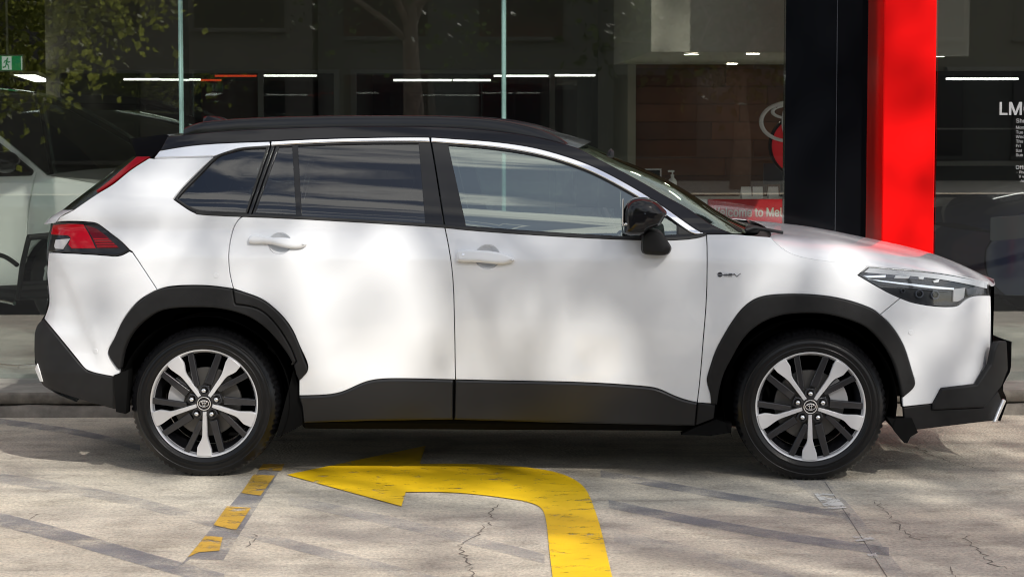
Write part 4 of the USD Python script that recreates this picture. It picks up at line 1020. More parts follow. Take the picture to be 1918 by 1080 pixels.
band('old_line', [(-20, 786), (160, 812), (262, 838)], 5.5, Z1, M['overpaint'], 'dark grey stripe in the shade behind the rear wheel, next to the kerb')
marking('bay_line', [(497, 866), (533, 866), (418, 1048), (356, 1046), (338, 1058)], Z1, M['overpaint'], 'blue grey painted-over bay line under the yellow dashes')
dashes = [[(493, 867.5), (533, 867.5), (527, 880.5), (484, 879)], [(475, 887.5), (515, 889.5), (488, 927), (452, 922)], [(425, 947), (470, 950), (442, 992), (400, 982)], [(385, 1002), (417, 1005), (411, 1030), (372, 1033), (352, 1042)]]
dl = ['short yellow dash cut off by the shadow beside the rear tyre', 'worn yellow dash beside the tip of the arrow', 'bright yellow dash in the middle of the broken bay line', 'faded yellow dash at the near end of the broken bay line']
for d_, l_ in zip(dashes, dl): marking('yellow_dash', d_, Z2, M['yellow_old'], l_)
marking('bay_line', [(1470, 890), (1547, 896), (1600, 955), (1668, 1040), (1712, 1092), (1676, 1092), (1600, 985)], Z1, M['overpaint_faint'], 'grey painted-over bay line below the front wheel')
for d_, l_ in zip([[(1524, 922), (1558, 920), (1586, 950), (1548, 953)], [(1596, 1003), (1622, 1000), (1640, 1009), (1604, 1013)], [(1624, 1036), (1640, 1034), (1645, 1042), (1630, 1044)]], ['worn white dash just below the front wheel', 'scrap of white paint between two other white scraps', 'smallest scrap of white paint, nearest the viewer']):
    marking('white_dash', d_, Z2, M['white_old'], l_)
arrow = chain([(537, 888), (797, 834), (786, 868)], ('s', [(786, 868), (860, 867.5), (950, 871), (1020, 879), (1066, 892), (1096, 914), (1111, 945), (1124, 985), (1140, 1050), (1150, 1094)]), [(1037, 1094)], ('s', [(1037, 1094), (1028, 1020), (1023, 975), (1014, 951), (992, 940), (950, 932), (890, 924.5), (830, 920.5), (760, 920.5)]), [(752, 947)])
marking('yellow_arrow', arrow, Z2, M['yellow'], 'large yellow painted arrow bending from the foreground to the left under the car')
def crack(pts, w=.006, sd=0):
    r = np.random.default_rng(sd); g = ground_at(np.asarray(pts, float)); g = resample(g, .035, False); g = g + r.normal(0, .011, g.shape)
    ww = w * (0.25 + 1.0 * r.random(len(g))) ; ww[0] = ww[-1] = .0006
    d = np.gradient(g, axis=0); d /= np.linalg.norm(d, axis=1, keepdims=True); nrm = np.stack([-d[:, 1], d[:, 0]], 1)
    a, b = g + nrm * ww[:, None], g - nrm * ww[:, None]; v = np.c_[np.vstack([a, b]), np.full(2 * len(g), .0014)]
    n = len(g); i = np.arange(n - 1); f = np.vstack([np.stack([i, i + n, i + 1], 1), np.stack([i + 1, i + n, i + n + 1], 1)])
    put('crack', v, f, M['crack'], lot, np.tile([0, 0, 1.0], (2 * n, 1)))
for k, c in enumerate([[(932, 944), (918, 960), (926, 972), (905, 985), (900, 1000), (862, 1015), (870, 1040), (880, 1060), (886, 1085)], [(1636, 938), (1660, 960), (1690, 992), (1724, 1012)], [(1806, 1000), (1830, 1030), (1852, 1050), (1888, 1064)], [(1712, 834), (1760, 858), (1800, 870), (1868, 884)], [(478, 998), (474, 1012), (464, 1024)], [(70, 958), (52, 975)], [(1780, 1060), (1790, 1085)], [(1000, 930), (1010, 945)]]):
    crack(c, .0032 if k in (0, 2) else .0024, k + 1)
jl = ground_at(np.array([(1545, 902), (1600, 985), (1668, 1090)], float)); jl = LineString(resample(jl, .2, False)).buffer(.0022)
v, f = strip(jl, .0012); put('slab_joint', v, f, M['crack'], lot)

# street behind the viewer, seen only in reflections
tag(put('street', [(-S_, -22, -.02), (S_, -22, -.02), (S_, 6.6, -.02), (-S_, 6.6, -.02)], [(0, 1, 2), (0, 2, 3)], M['asphalt']), 'dark asphalt street behind the viewer', 'road', kind='structure')
tag(put('far_ground', [(-S_, -S_, 0), (S_, -S_, 0), (S_, -22, 0), (-S_, -22, 0)], [(0, 1, 2), (0, 2, 3)], M['concrete']), 'pale pavement on the far side of the street', 'pavement', kind='structure')

# kerb in front of the glass
FLOOR = 0.126
prof = [(-.50, -.01), (-.50, .020), (-.492, .042), (-.472, .050), (-.415, .052), (-.41, .061), (-.452, .064), (-.456, .108), (-.44, .123), (-.41, .126), (.0, .127), (.0, .05), (.0, 0)]
def kerb_mesh(x0, x1, n=420):
    r = np.random.default_rng(3); xs = np.linspace(x0, x1, n); P = np.zeros((n, len(prof), 3))
    for j, (y, z) in enumerate(prof):
        nz = meshkit.fbm(np.stack([xs * 5.5, np.full(n, j * .8), np.zeros(n)], 1)) if hasattr(meshkit, 'fbm') else r.normal(0, .3, n)
        amp = .030 if j in (1, 2, 3) else .012 if j in (6, 7, 8) else 0.0
        P[:, j] = np.stack([xs, y + amp * nz + 0 * xs, z + amp * .5 * nz + 0 * xs], 1)
    g = grid(P); return g
kb = thing('kerb', 'rough brown concrete kerb between the parking ground and the showroom', 'kerb', BO, BA, kind='structure')
g = kerb_mesh(-9, 9)
if g[2][:, 2].mean() < 0: g = (g[0], g[1][:, ::-1], -g[2])
f = g[1]; cz = g[0][f].mean(1)
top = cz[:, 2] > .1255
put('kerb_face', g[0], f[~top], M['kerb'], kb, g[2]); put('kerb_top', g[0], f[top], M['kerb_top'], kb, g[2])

# ------------------------------------------------------------------ showroom
HEAD = 3.75
show = thing('showroom', 'glass-fronted car showroom with dark taupe rooms behind the car', 'building', BO, BA)
fx = [bX(-870, 0), bX(-265, 0), bX(340, 0), bX(944, 0), bX(1470, 0)]
for a, b in zip(fx[:-1], fx[1:]): put_mesh('shop_window', bx(a + .003, b - .003, 0, .012, FLOOR, HEAD), M['shop_glass'], show)
xr0 = bX(1752, 0)
for k in range(2): put_mesh('shop_window', bx(xr0 + .004 + 2.4 * k, xr0 + 2.4 * k + 2.39, 0, .012, FLOOR, HEAD), M['shop_glass'], show)
for x in fx[1:4]:
    fe_ = put_mesh('glass_fin', bx(x - .012, x + .012, .014, .034, FLOOR, HEAD), M['fin_edge'], show)
    put_mesh('fin_pane', bx(x - .006, x + .006, .035, .33, FLOOR, HEAD), M['fin_glass'], fe_)
put_mesh('bottom_channel', bx(fx[0], bX(1470, 0), -.02, .03, .127, .150), M['taupe_trim'], show)
put_mesh('floor', bx(-9, 9, .012, 16, -.02, .124), M['floor_tile'], show)
put_mesh('ceiling', bx(-9, 9, .02, 16, HEAD, HEAD + .1), M['ceiling'], show)
put_mesh('side_wall', bx(-9.2, -9, -.1, 16, 0, 7.5), M['taupe'], show); put_mesh('side_wall', bx(9, 9.2, -.1, 16, 0, 7.5), M['taupe'], show)
put_mesh('back_wall', bx(-9, 9, 15.8, 16, 0, HEAD), M['dark_wall'], show)
put_mesh('upper_wall', bx(-9, 9, .05, .3, HEAD + .101, 7.5), M['taupe'], show); put_mesh('roof', bx(-9.2, 9.2, -.1, 16, 7.5, 7.8), M['ceiling'], show)
for k in range(6): put_mesh('fascia_panel', bx(-9.2 + 3.07 * k, -9.2 + 3.07 * k + 3.062, -.35, .048, HEAD + .02, 4.9, .006), M['red'], show)
# red pillar, black column
put_mesh('red_pillar', bx(bX(1653, -.17), bX(1751, -.17), -.17, .50, 0, HEAD + .018, .006), M['red'], show, label='glossy red square pillar')
put_mesh('black_column', bx(bX(1470, -.01), bX(1565, -.01), -.01, .07, .1, HEAD), M['black_clad'], show)
put_mesh('black_column', bx(bX(1566.5, .0), bX(1617, .0) + .02, .012, .07, .1, HEAD), M['black_clad'], show)
put_mesh('column_joint', bx(bX(1565, -.01), bX(1566.5, -.01), -.006, .02, .1, HEAD), M['lamp_grey'], show)
# offices at the back: wall with two glazed fronts
D1 = 7.6
zt = bZ(131, D1); xa, xb = bX(88, D1), bX(1186, D1)
o1, o2 = (bX(105, D1), bX(636, D1)), (bX(658, D1), bX(1184, D1))
put_mesh('office_wall', bx(xa, xb, D1, D1 + .15, zt + .002, HEAD), M['taupe'], show)
put_mesh('office_wall', bx(xa, o1[0] - .002, D1, D1 + .15, FLOOR, zt), M['taupe'], show)
put_mesh('office_wall', bx(o1[1] + .002, o2[0] - .002, D1, D1 + .15, FLOOR, zt), M['taupe'], show)
for (a, b), mul in ((o1, bX(489, D1)), (o2, bX(1034.5, D1))):
    t = .045; fr = put_mesh('office_front', bx(a, b, D1 - .012, D1 + .08, zt - .03, zt), M['taupe_trim'], show)
    for x0, x1 in ((a, a + t), (b - t, b), (mul - .022, mul + .022)): put_mesh('frame', bx(x0, x1, D1 - .010, D1 + .078, FLOOR, zt - .031), M['taupe_trim'], fr)
    put_mesh('pane', bx(a + t, mul - .023, D1 + .03, D1 + .036, FLOOR, zt - .031), M['shop_glass'], fr); put_mesh('pane', bx(mul + .023, b - t, D1 + .03, D1 + .036, FLOOR, zt - .031), M['shop_glass'], fr)
put_mesh('office_back_wall', bx(xa, xb, 12.4, 12.5, FLOOR, HEAD), M['dark_wall'], show)
put_mesh('office_partition', bx(bX(647, D1) - .05, bX(647, D1) + .05, D1 + .16, 12.39, FLOOR, HEAD), M['dark_wall'], show)
put_mesh('office_partition', bx(xa, xa + .1, D1 + .16, 12.39, FLOOR, HEAD), M['taupe'], show); put_mesh('office_partition', bx(xb - .1, xb, D1 + .16, 12.39, FLOOR, HEAD), M['dark_wall'], show)
put_mesh('red_panel', bx(bX(378, 11), bX(484, 11), 11, 11.05, FLOOR, bZ(152, 11)), M['dark_red_wall'], show)
# timber wall with separate planks
D2 = 4.0; zt2 = bZ(119, D2); xt0, xt1 = bX(1190, D2), bX(1700, D2); ph = .128
put_mesh('timber_backing', bx(xt0, xt1, D2 + .02, D2 + .2, FLOOR, zt2), M['dark_wall'], show)
k = 0; z = FLOOR
while z < zt2 - .02:
    z1 = min(z + ph, zt2); cuts = [xt0, xt0 + .55 + .5 * ((k * 7) % 5) / 5, xt1]
    for a, b in zip(cuts[:-1], cuts[1:]): put_mesh('timber_plank', bx(a + .001, b - .0015, D2, D2 + .019, z + .0012, z1 - .0018, .0012), M['timber'][(k + (a > xt0)) % 3], show)
    z, k = z1, k + 1
DF = .9; zb_ = bZ(98, DF)
put_mesh('bulkhead', bx(bX(1218, DF), bX(1690, DF), DF, D2 + .2, zb_, HEAD - .001, .004), M['beige'], show)
put_mesh('timber_return', bx(xt0 - .06, xt0 - .002, D2 - .05, D1, FLOOR, HEAD), M['taupe'], show)
# right-hand room
put_mesh('hanging_panel', bx(bX(1700, 3.0), bX(1812, 3.0), 3.0, 3.1, bZ(105, 3.0), HEAD), M['taupe_trim'], show)
put_mesh('pale_column', bx(bX(1700, 4.6), bX(1802, 4.6), 4.6, 4.8, FLOOR, bZ(372, 4.6)), M['taupe_trim'], show)
put_mesh('right_beam', bx(bX(1772, 6), 9, 6.0, 6.1, bZ(132, 6), bZ(125, 6)), M['taupe_trim'], show)
put_mesh('right_upper_wall', bx(xt1 + .01, 9, 6.1, 6.2, bZ(132, 6), HEAD), M['taupe'], show)
for k, (y0, y1) in enumerate(((302, 311), (240, 243))): put_mesh('room_rail', bx(bX(1755, 8), 9, 8, 8.04, bZ(y1, 8), bZ(y0, 8)), M['taupe_trim'], show)
# door lettering on the glass right of the pillar
def glass_text(s, x, y, h, bold=False, slant=False):
    m = meshkit.text_mesh(s, h, .0012, bold)
    v = np.array(m.vertices); p = pb([(x, y)], -.002)[0]
    put_mesh('lettering', trimesh.Trimesh(np.stack([p[0] + v[:, 0], -.0016 - v[:, 2], p[1] + v[:, 1]], 1), np.array(m.faces)[:, ::-1] if False else m.faces, process=False), M['letter'], show)
glass_text('LMC', 1869.5, 215, .067, True)
for s_, x, y, h in (('Sho', 1903, 230, .022), ('Mon', 1902.5, 241.5, .0165), ('Tue', 1902.5, 250.5, .0165), ('Wed', 1902.5, 259, .0165), ('Thu', 1902.5, 267.5, .0165), ('Fri', 1902.5, 276, .0165), ('Sat', 1902.5, 285, .0165), ('Sun', 1902.5, 293, .0165), ('Offi', 1902, 317, .021), ('- Pho', 1902.5, 325, .0145), ('V v', 1908, 333, .0145), ('Jul', 1910, 341, .0145)):
    glass_text(s_, x, y, h)

# lamps
def bthing(name, label, cat, x, y, z, rz=0.0, group=None): return thing(name, label, cat, BL(x, y, z), BA + rz, group)
def line_lamp(x0, x1, y, d, label, m='lamp', group='linear ceiling lamps in the glazed offices'):
    a = pb([(x0, y), (x1, y)], d); L = a[1, 0] - a[0, 0]
    t = bthing('linear_lamp', label, 'lamp', (a[0, 0] + a[1, 0]) / 2, d, a[0, 1], 0, group)
    put_mesh('diffuser', bx(-L / 2, L / 2, -.03, .03, -.010, .006, .003), M[m], t)
    for s in (-1, 1): put_mesh('wire', bx(s * L * .4 - .002, s * L * .4 + .002, -.002, .002, .0065, HEAD - a[0, 1]), M['rubber'], t)
line_lamp(232, 299.5, 148.5, 9.6, 'white linear lamp, left of the pair in the left glazed office')
line_lamp(301, 375, 149, 9.6, 'white linear lamp crossed by the left glass joint')
line_lamp(376.5, 414, 150, 9.6, 'short red glowing lamp in the left office, lower of two', 'lamp_red')
line_lamp(403, 480, 142, 8.7, 'long red glowing lamp in the left office, upper of two', 'lamp_red')
line_lamp(495, 593, 141.5, 8.7, 'white linear lamp in the right bay of the left office')
line_lamp(737, 846, 150, 9.6, 'white linear lamp, left of the joined pair in the right office')
line_lamp(848.5, 919, 150, 9.6, 'white linear lamp ending just left of the right glass joint')
line_lamp(925, 1027, 142, 8.7, 'white linear lamp crossing behind the right glass joint')
line_lamp(1038, 1115, 141, 8.7, 'white linear lamp right of the office mullion')
line_lamp(1773, 1906, 147.5, 7.0, 'white linear lamp right of the red pillar', group=None)
for k, (x, y, l_) in enumerate(((1295, 99.5, 'left round downlight under the beige bulkhead'), (1412, 98.5, 'right round downlight under the beige bulkhead, next to the black column'), (1371, 118, 'rear downlight under the beige bulkhead, above the timber wall'))):
    p = pbz([(x, y)], zb_)[0]
    if k < 2: p = (p[0], max(p[1], DF + .07))
    t = bthing('downlight', l_, 'lamp', p[0], p[1], zb_, 0, 'downlights under the bulkhead')
    c = trimesh.creation.cylinder(.040, .004, sections=24); c.apply_translation([0, 0, -.006]); put_mesh('glow', c, M['downlight'], t)
    c = trimesh.creation.annulus(.041, .052, .008, sections=24); c.apply_translation([0, 0, -.0045]); put_mesh('ring', c, M['white_plastic'], t)
p = pb([(1757, 105.5)], 3.2)[0]
t = bthing('downlight', 'round downlight just right of the red pillar', 'lamp', p[0], 3.2, p[1]); c = trimesh.creation.cylinder(.04, .006, sections=24); put_mesh('glow', c, M['downlight'], t); c = trimesh.creation.cylinder(.055, .25, sections=24); c.apply_translation([0, 0, .13]); put_mesh('housing', c, M['taupe_trim'], t)
q = np.array([pbz([(25, 140.5)], 1.93)[0], pbz([(66, 140.5)], 1.93)[0], pbz([(100, 153.5)], 1.93)[0], pbz([(66, 153.5)], 1.93)[0]])
t = bthing('panel_light', 'flat white ceiling light panel below the exit sign', 'lamp', *q.mean(0), 1.93)
qq = q - q.mean(0); pm = trimesh.creation.extrude_polygon(Polygon(qq), .02); put_mesh('panel', pm, M['lamp'], t)
pm2 = trimesh.creation.extrude_polygon(Polygon(qq).buffer(.03).difference(Polygon(qq).buffer(.002)), .03); put_mesh('frame', pm2, M['taupe_trim'], t)

# exit sign
dE = 6.0; e = pb([(-16, 105), (42, 132)], dE); ew, eh = e[1, 0] - e[0, 0], e[0, 1] - e[1, 1]
t = bthing('exit_sign', 'green exit sign with a white running figure at the left edge', 'sign', e[0, 0], dE, e[1, 1])
put_mesh('case', bx(-.01, ew + .012, 0, .05, -.012, eh + .012, .004), M['taupe_trim'], t)
put_mesh('green_face', bx(0, ew, -.006, -.0005, 0, eh), M['exit_green'], t)
w0, w1 = pb([(4, 120), (22, 120)], dE)[:, 0] - e[0, 0]
put_mesh('white_field', bx(w0, w1, -.009, -.0065, .004, eh - .004), M['exit_white'], t)
put_mesh('white_edge', bx(ew - .008, ew, -.009, -.0065, .004, eh - .004), M['exit_white'], t)
man = unary_union([Point(.58, .83).buffer(.085), LineString([(.52, .72), (.46, .45)]).buffer(.085), LineString([(.52, .68), (.32, .66), (.22, .52)]).buffer(.045), LineString([(.53, .68), (.68, .56), (.84, .60)]).buffer(.045), LineString([(.46, .45), (.66, .34), (.70, .10)]).buffer(.055), LineString([(.46, .45), (.36, .22), (.12, .18)]).buffer(.055)])
from shapely import affinity
man = affinity.scale(man, w1 - w0, eh - .008, origin=(0, 0)); v, f, n = panel(man, flat_lift((w0, -.0095, .004), (1, 0, 0), (0, 0, 1)), .02, .0004, .002); put('running_figure', v, f, M['exit_green'], t, n)
put_mesh('hanger', bx(ew / 2 - .008, ew / 2 + .008, .015, .03, eh + .0125, HEAD - e[1, 1]), M['taupe_trim'], t)

# reception desk and the things on it
dR = 3.1; a = pb([(1196, 373), (1520, 373)], dR); zr = a[0, 1]; zl = bZ(421, dR)
t = bthing('reception_desk', 'reception desk with a red front panel reading Welcome to Mel', 'desk', a[0, 0], dR, FLOOR)
Lr = a[1, 0] - a[0, 0]; xr_ = bX(1326, dR) - a[0, 0]
put_mesh('base', bx(0, Lr, .004, .6, 0, zl - FLOOR, .004), M['white_plastic'], t)
put_mesh('red_front', bx(xr_, Lr, -.02, .02, zl - FLOOR + .001, zr - FLOOR, .004), M['red_matt'], t)
put_mesh('white_front', bx(0, xr_ - .002, -.01, .02, zl - FLOOR + .001, zr - FLOOR - .005, .004), M['white_plastic'], t)
put_mesh('top', bx(-.01, Lr + .01, .021, .62, zr - FLOOR - .03, zr - FLOOR - .001, .003), M['white_plastic'], t)
tm_ = meshkit.text_mesh('Welcome to Mel', .058, .003, True); v = np.array(tm_.vertices)
sx = (bX(1464, dR) - bX(1330, dR)) / (v[:, 0].max() - v[:, 0].min()); p0 = pb([(1330, 405)], dR)[0]
put_mesh('lettering', trimesh.Trimesh(np.stack([p0[0] - a[0, 0] + v[:, 0] * sx, -.0225 - v[:, 2], p0[1] - FLOOR + v[:, 1]], 1), tm_.faces, process=False), M['beige'], t)
for k, (x0, x1, l_) in enumerate(((1390, 1409, 'folded white card on the desk, left half of the open pair'), (1410, 1429, 'folded white card on the desk, right half of the open pair'), (1441, 1460, 'single white card standing on the desk next to the black column'))):
    q = pb([(x0, 373), (x1, 350)], dR + .1); wq, hq = q[1, 0] - q[0, 0], q[1, 1] - q[0, 1]
    t2 = bthing('leaflet', l_, 'leaflet', q[0].mean() if False else (q[0, 0] + q[1, 0]) / 2, dR + .1, q[0, 1], 0.12 * (1 if k != 1 else -1))
    cd = trimesh.Trimesh([(-wq / 2, 0, 0), (wq / 2, 0, 0), (wq / 2 * .96, .03, hq), (-wq / 2 * 1.02, .03, hq), (-wq / 2, .08, 0), (wq / 2, .08, 0)], [(0, 1, 2), (0, 2, 3), (3, 2, 5), (3, 5, 4)], process=False); put_mesh('card', cd, M['paper'], t2)
    pr_ = bx(-wq * .3, wq * .3, .012, .0125, hq * .25, hq * .55); pr_.apply_translation([0, -.004, 0]); 
q = pb([(1251, 373), (1268, 319)], dR + .15); rb_ = (q[1, 0] - q[0, 0]) / 2; hb = q[1, 1] - q[0, 1]
t2 = bthing('pump_bottle', 'white pump bottle of hand gel on the reception desk', 'bottle', q[:, 0].mean(), dR + .15, q[0, 1])
pr_ = [(0, 0), (rb_, 0), (rb_, hb * .58), (rb_ * .8, hb * .68), (rb_ * .35, hb * .74), (rb_ * .33, hb * .80), (0, hb * .80)]
put_mesh('bottle_body', trimesh.creation.revolve(np.array(pr_), sections=24), M['white_plastic'], t2, 40)
put_mesh('pump_head', cat_meshes([tube([(0, 0, hb * .80), (0, 0, hb * .97)], rb_ * .16, 8), bx(-rb_ * 1.0, rb_ * .4, -.006, .006, hb * .94, hb, .002), tube([(0, 0, hb * .79), (0, 0, hb * .85)], rb_ * .4, 12)]), M['white_plastic'], t2, 40)
q = pb([(1208, 373), (1239, 316)], dR + .35)
t2 = bthing('tablet_stand', 'small silver-framed tablet standing on the reception desk', 'tablet', q[:, 0].mean(), dR + .35, q[0, 1]); wq, hq = (q[1, 0] - q[0, 0]) / 2, q[1, 1] - q[0, 1]
fo_ = sbox(-wq, hq * .55, wq, hq); v, f, n = panel(fo_.difference(fo_.buffer(-.010)), flat_lift((0, 0, 0), (1, 0, 0), (0, 0, 1)), .03, .001, .012); put('frame', v, f, M['satin'], t2, n)
put_mesh('screen', bx(-wq + .009, wq - .009, .003, .010, hq * .55 + .009, hq - .009), M['black_gloss'], t2); put_mesh('stand', cat_meshes([bx(-.012, .012, .003, .014, 0.006, hq * .56), bx(-.06, .06, -.03, .06, 0, .006)]), M['satin'], t2)
q = pb([(1430, 373), (1468, 306)], dR + .45)
t2 = bthing('monitor', 'grey monitor at the end of the reception desk by the black column', 'monitor', q[:, 0].mean(), dR + .45, q[0, 1]); wq, hq = (q[1, 0] - q[0, 0]) / 2, q[1, 1] - q[0, 1]
put_mesh('screen', bx(-wq, wq + .2, 0, .03, hq * .42, hq, .004), M['lamp_grey'], t2); put_mesh('stand', cat_meshes([bx(.05, .12, .01, .03, .01, hq * .5), bx(-.02, .2, -.08, .1, 0, .01)]), M['rubber'], t2)
# emblem sign
dS = 3.0; c = pb([(1500, 273)], dS)[0]; rr = bX(1500, dS) - bX(1446, dS)
t2 = bthing('logo_sign', 'round red sign with a chrome oval emblem, half hidden by the black column', 'sign', c[0], dS, c[1])
L_ = lambda y: flat_lift((0, y, 0), (1, 0, 0), (0, 0, 1))
v, f, n = panel(Point(0, 0).buffer(rr, 40), L_(0), .03, .004, .05); put('red_disc', v, f, M['red_sign'], t2, n)
v, f, n = panel(Point(0, 0).buffer(rr + .018, 40).difference(Point(0, 0).buffer(rr + .001, 40)), L_(-.004), .03, .003, .06); put('black_rim', v, f, M['black_gloss'], t2, n)
ce = pb([(1479, 228)], dS)[0] - c; s_ = bX(1479, dS) - bX(1421.5, dS)
v, f, n = panel(affinity.translate(emblem_shape(s_), ce[0], ce[1]), L_(-.03), .012, .008, .026); put('chrome_emblem', v, f, M['alloy'], t2, n)
put_mesh('post', bx(-.04, .04, .06, .12, FLOOR - c[1], 0), M['black_gloss'], t2)

# chair in the window
def chair():
    t = bthing('visitor_chair', 'black mesh-backed visitor chair on chrome legs inside the left window', 'chair', bX(62, 1.0), 1.0, FLOOR, math.radians(128))
    # local: faces +x, width along y
    H0 = .42; top = .76
    put_mesh('seat', bx(-.20, .24, -.225, .225, H0 - .03, H0 + .03, .02), M['fabric_black'], t, 40)
    bp = lambda y, z: (-.20 - .12 * (z - H0) / .34, y, z)
    fr = [tube([bp(-.21, H0 - .02), bp(-.215, .6), bp(-.20, top)], .016, 8), tube([bp(.21, H0 - .02), bp(.215, .6), bp(.20, top)], .016, 8), tube([bp(-.205, top), bp(0, top + .01), bp(.205, top)], .018, 8), tube([bp(-.21, H0 + .07), bp(.21, H0 + .07)], .014, 8)]
    b = put_mesh('back_frame', cat_meshes(fr), M['fabric_black'], t, 40)
    y = np.linspace(-.205, .205, 6); z = np.linspace(H0 + .07, top, 6); P = np.array([[bp(a_, c_) for c_ in z] for a_ in y]); v, f, n = grid(P); put('back_mesh', v, f, M['mesh_grey'], b, n)
    for s in (-1, 1):
        put_mesh('armrest', tube(sm([(-.24, s * .235, .60), (-.1, s * .25, .645), (.1, s * .25, .64), (.2, s * .25, .60), (.22, s * .245, H0)], 5), .014, 8), M['fabric_black'], t, 40)
        put_mesh('leg', tube(sm([(-.16, s * .215, H0 - .045), (.16, s * .215, H0 - .045), (.235, s * .215, H0 - .10), (.225, s * .215, .07), (.19, s * .215, .018), (-.2, s * .215, .012)], 6), .0115, 10), M['chrome'], t, 40)
    put_mesh('crossbar', tube([(-.2, -.215, .012), (-.2, .215, .012)], .0115, 10), M['chrome'], t, 40)
chair()
# ------------------------------------------------------------------ display cars inside
def display_car(name, label, loc, rz, kind, paint, group=None):
    """a complete, simply built car: facing +x, standing at loc"""
    if kind == 'van': L0, L1, H, hwid = -2.3, 2.3, 1.86, .92
    else: L0, L1, H, hwid = -2.15, 2.15, 1.48, .89
    if kind == 'van':
        roof = [(-2.22, 1.10), (-2.1, 1.55), (-1.9, 1.80), (-1.2, 1.86), (-.2, 1.84), (.25, 1.74), (.75, 1.44), (1.15, 1.15)]
        bon = [(1.15, 1.15), (1.6, 1.08), (2.05, .95), (2.24, .78)]
    else:
        roof = [(-2.05, .98), (-1.7, 1.15), (-1.2, 1.38), (-.6, 1.475), (0, 1.47), (.45, 1.34), (.95, 1.02)]
        bon = [(.95, 1.02), (1.5, .94), (1.95, .80), (2.1, .66)]
    zb = 1.10 if kind == 'van' else .96
    sq = (lambda P: [(x, z if z < .5 else .5 + (z - .5) * .86) for x, z in P]) if kind == 'van' else (lambda P: P)
    roof, bon = sq(roof), sq(bon); H = sq([(0, H)])[0][1]; zb = sq([(0, zb)])[0][1]
    nose = [(L1, .55), (L1 - .02, .35), (L1 - .12, .24)]; tail = [(L0 + .1, .26), (L0, .45), (L0 + .02, .8)]
    wx = 1.34 if kind == 'van' else 1.28; wr = .34
    def ar(cx): a = np.linspace(0, math.pi, 18); return [(cx + .40 * math.cos(q), .30 + .40 * math.sin(q)) for q in a]
    out = chain(('s', roof), ('s', bon), ('s', nose), [(wx + .4, .24), (wx + .4, .30)], ar(wx), [(wx - .4, .24), (-wx + .4, .24)], ar(-wx), [(-wx - .4, .26)], ('s', tail), [roof[0]])
    poly = Polygon(out).buffer(0)
    def hw(x, z):
        w = np.interp(z, [.2, .35, .6, .85, zb, H], [hwid - .05, hwid - .01, hwid, hwid - .005, hwid - .03, hwid - (.20 if kind == 'van' else .28)])
        e = np.clip(np.minimum(L1 + .02 - x, x - L0 + .02), 0, .7) / .7
        return w * (.70 + .30 * np.sqrt(np.clip(1 - (1 - e) ** 2.4, 0, 1)))
    def lift(q):
        x, z = q[:, 0], q[:, 1]; d = 2e-3; w = hw(x, z); a = np.clip((hw(x + d, z) - hw(x - d, z)) / (2 * d), -3, 3); b = (hw(x, z + d) - hw(x, z - d)) / (2 * d)
        N = np.stack([-a, -np.ones_like(a), -b], 1); return np.stack([x, -w, z], 1), N / np.linalg.norm(N, axis=1, keepdims=True)
    def lift_o(o):
        def l(q): P, N = lift(q); return P + N * o, N
        return l
    t = thing(name, label, 'car', loc, rz, group)
    def bt(nm, part, m):
        put(nm, part[0], part[1], m, t, part[2]); q = mirror_y(part); put(nm, q[0], q[1], m, t, q[2])
    # windows
    if kind == 'van': wins = [[(.72, 1.38), (1.02, 1.17), (.05, 1.13), (.05, 1.72), (.25, 1.66)], [(-.02, 1.72), (-.02, 1.13), (-.95, 1.13), (-.95, 1.74)], [(-1.02, 1.74), (-1.02, 1.13), (-1.85, 1.16), (-1.85, 1.68)]]
    else: wins = [[(.40, 1.30), (.78, 1.04), (-.15, .99), (-.15, 1.40)], [(-.22, 1.40), (-.22, .99), (-1.0, 1.0), (-1.0, 1.38)], [(-1.06, 1.36), (-1.06, 1.01), (-1.5, 1.06), (-1.4, 1.18)]]
    wins = [sq(w_) for w_ in wins]
    wp_ = [Polygon(w_).buffer(.02).buffer(-.01) for w_ in wins]
    seam = unary_union([LineString([(wins[0][2][0] - .035, H - .14), (wins[0][2][0] - .035, .32)]).buffer(.004), LineString([(wins[0][0][0] + .34, zb + .06), (wins[0][0][0] + .30, .8), (wins[0][0][0] + .26, .34)]).buffer(.004), LineString([(wins[1][2][0] - .035, H - .14), (wins[1][2][0] - .035, .7)]).buffer(.004)])
    sidep = poly.difference(unary_union(wp_)).difference(seam)
    bt('body_side', panel(sidep, lift, .05, .006, .03), paint)
    bt('body_liner', panel(poly.difference(unary_union(wp_)).buffer(-.01), lift_o(-.035), .08, .001, .005), M['dark'])
    for w_ in wp_: bt('window', panel(w_.buffer(.006), lift_o(-.012), .08, .001, .003), M['glass_rear'])
    bt('window_seal', panel(unary_union(wp_).buffer(.014).difference(unary_union(wp_)), lift_o(.002), .05, .002, .01), M['rubber'])
    def band(pts, m, nm, sink=0.0, n=12, mid=.03):
        p = resample(sm(pts), .06, False); w = hw(p[:, 0], p[:, 1]) - .001; s = np.linspace(-1, 1, n)
        P = np.stack([np.repeat(p[:, :1], n, 1), w[:, None] * s[None], p[:, 1:2] - sink + mid * (1 - s[None] ** 2)], -1); g = grid(P)
        if g[2][:, 2].mean() < 0: g = (g[0], g[1][:, ::-1], -g[2])
        return put(nm, g[0], g[1], m, t, g[2])
    k = 4 if kind == 'van' else 4
    band(roof[:3], M['glass_rear'], 'rear_window'); band(roof[2:k + 1], paint, 'roof'); band(roof[k:], M['glass_front'], 'windscreen'); band(bon, paint, 'bonnet')
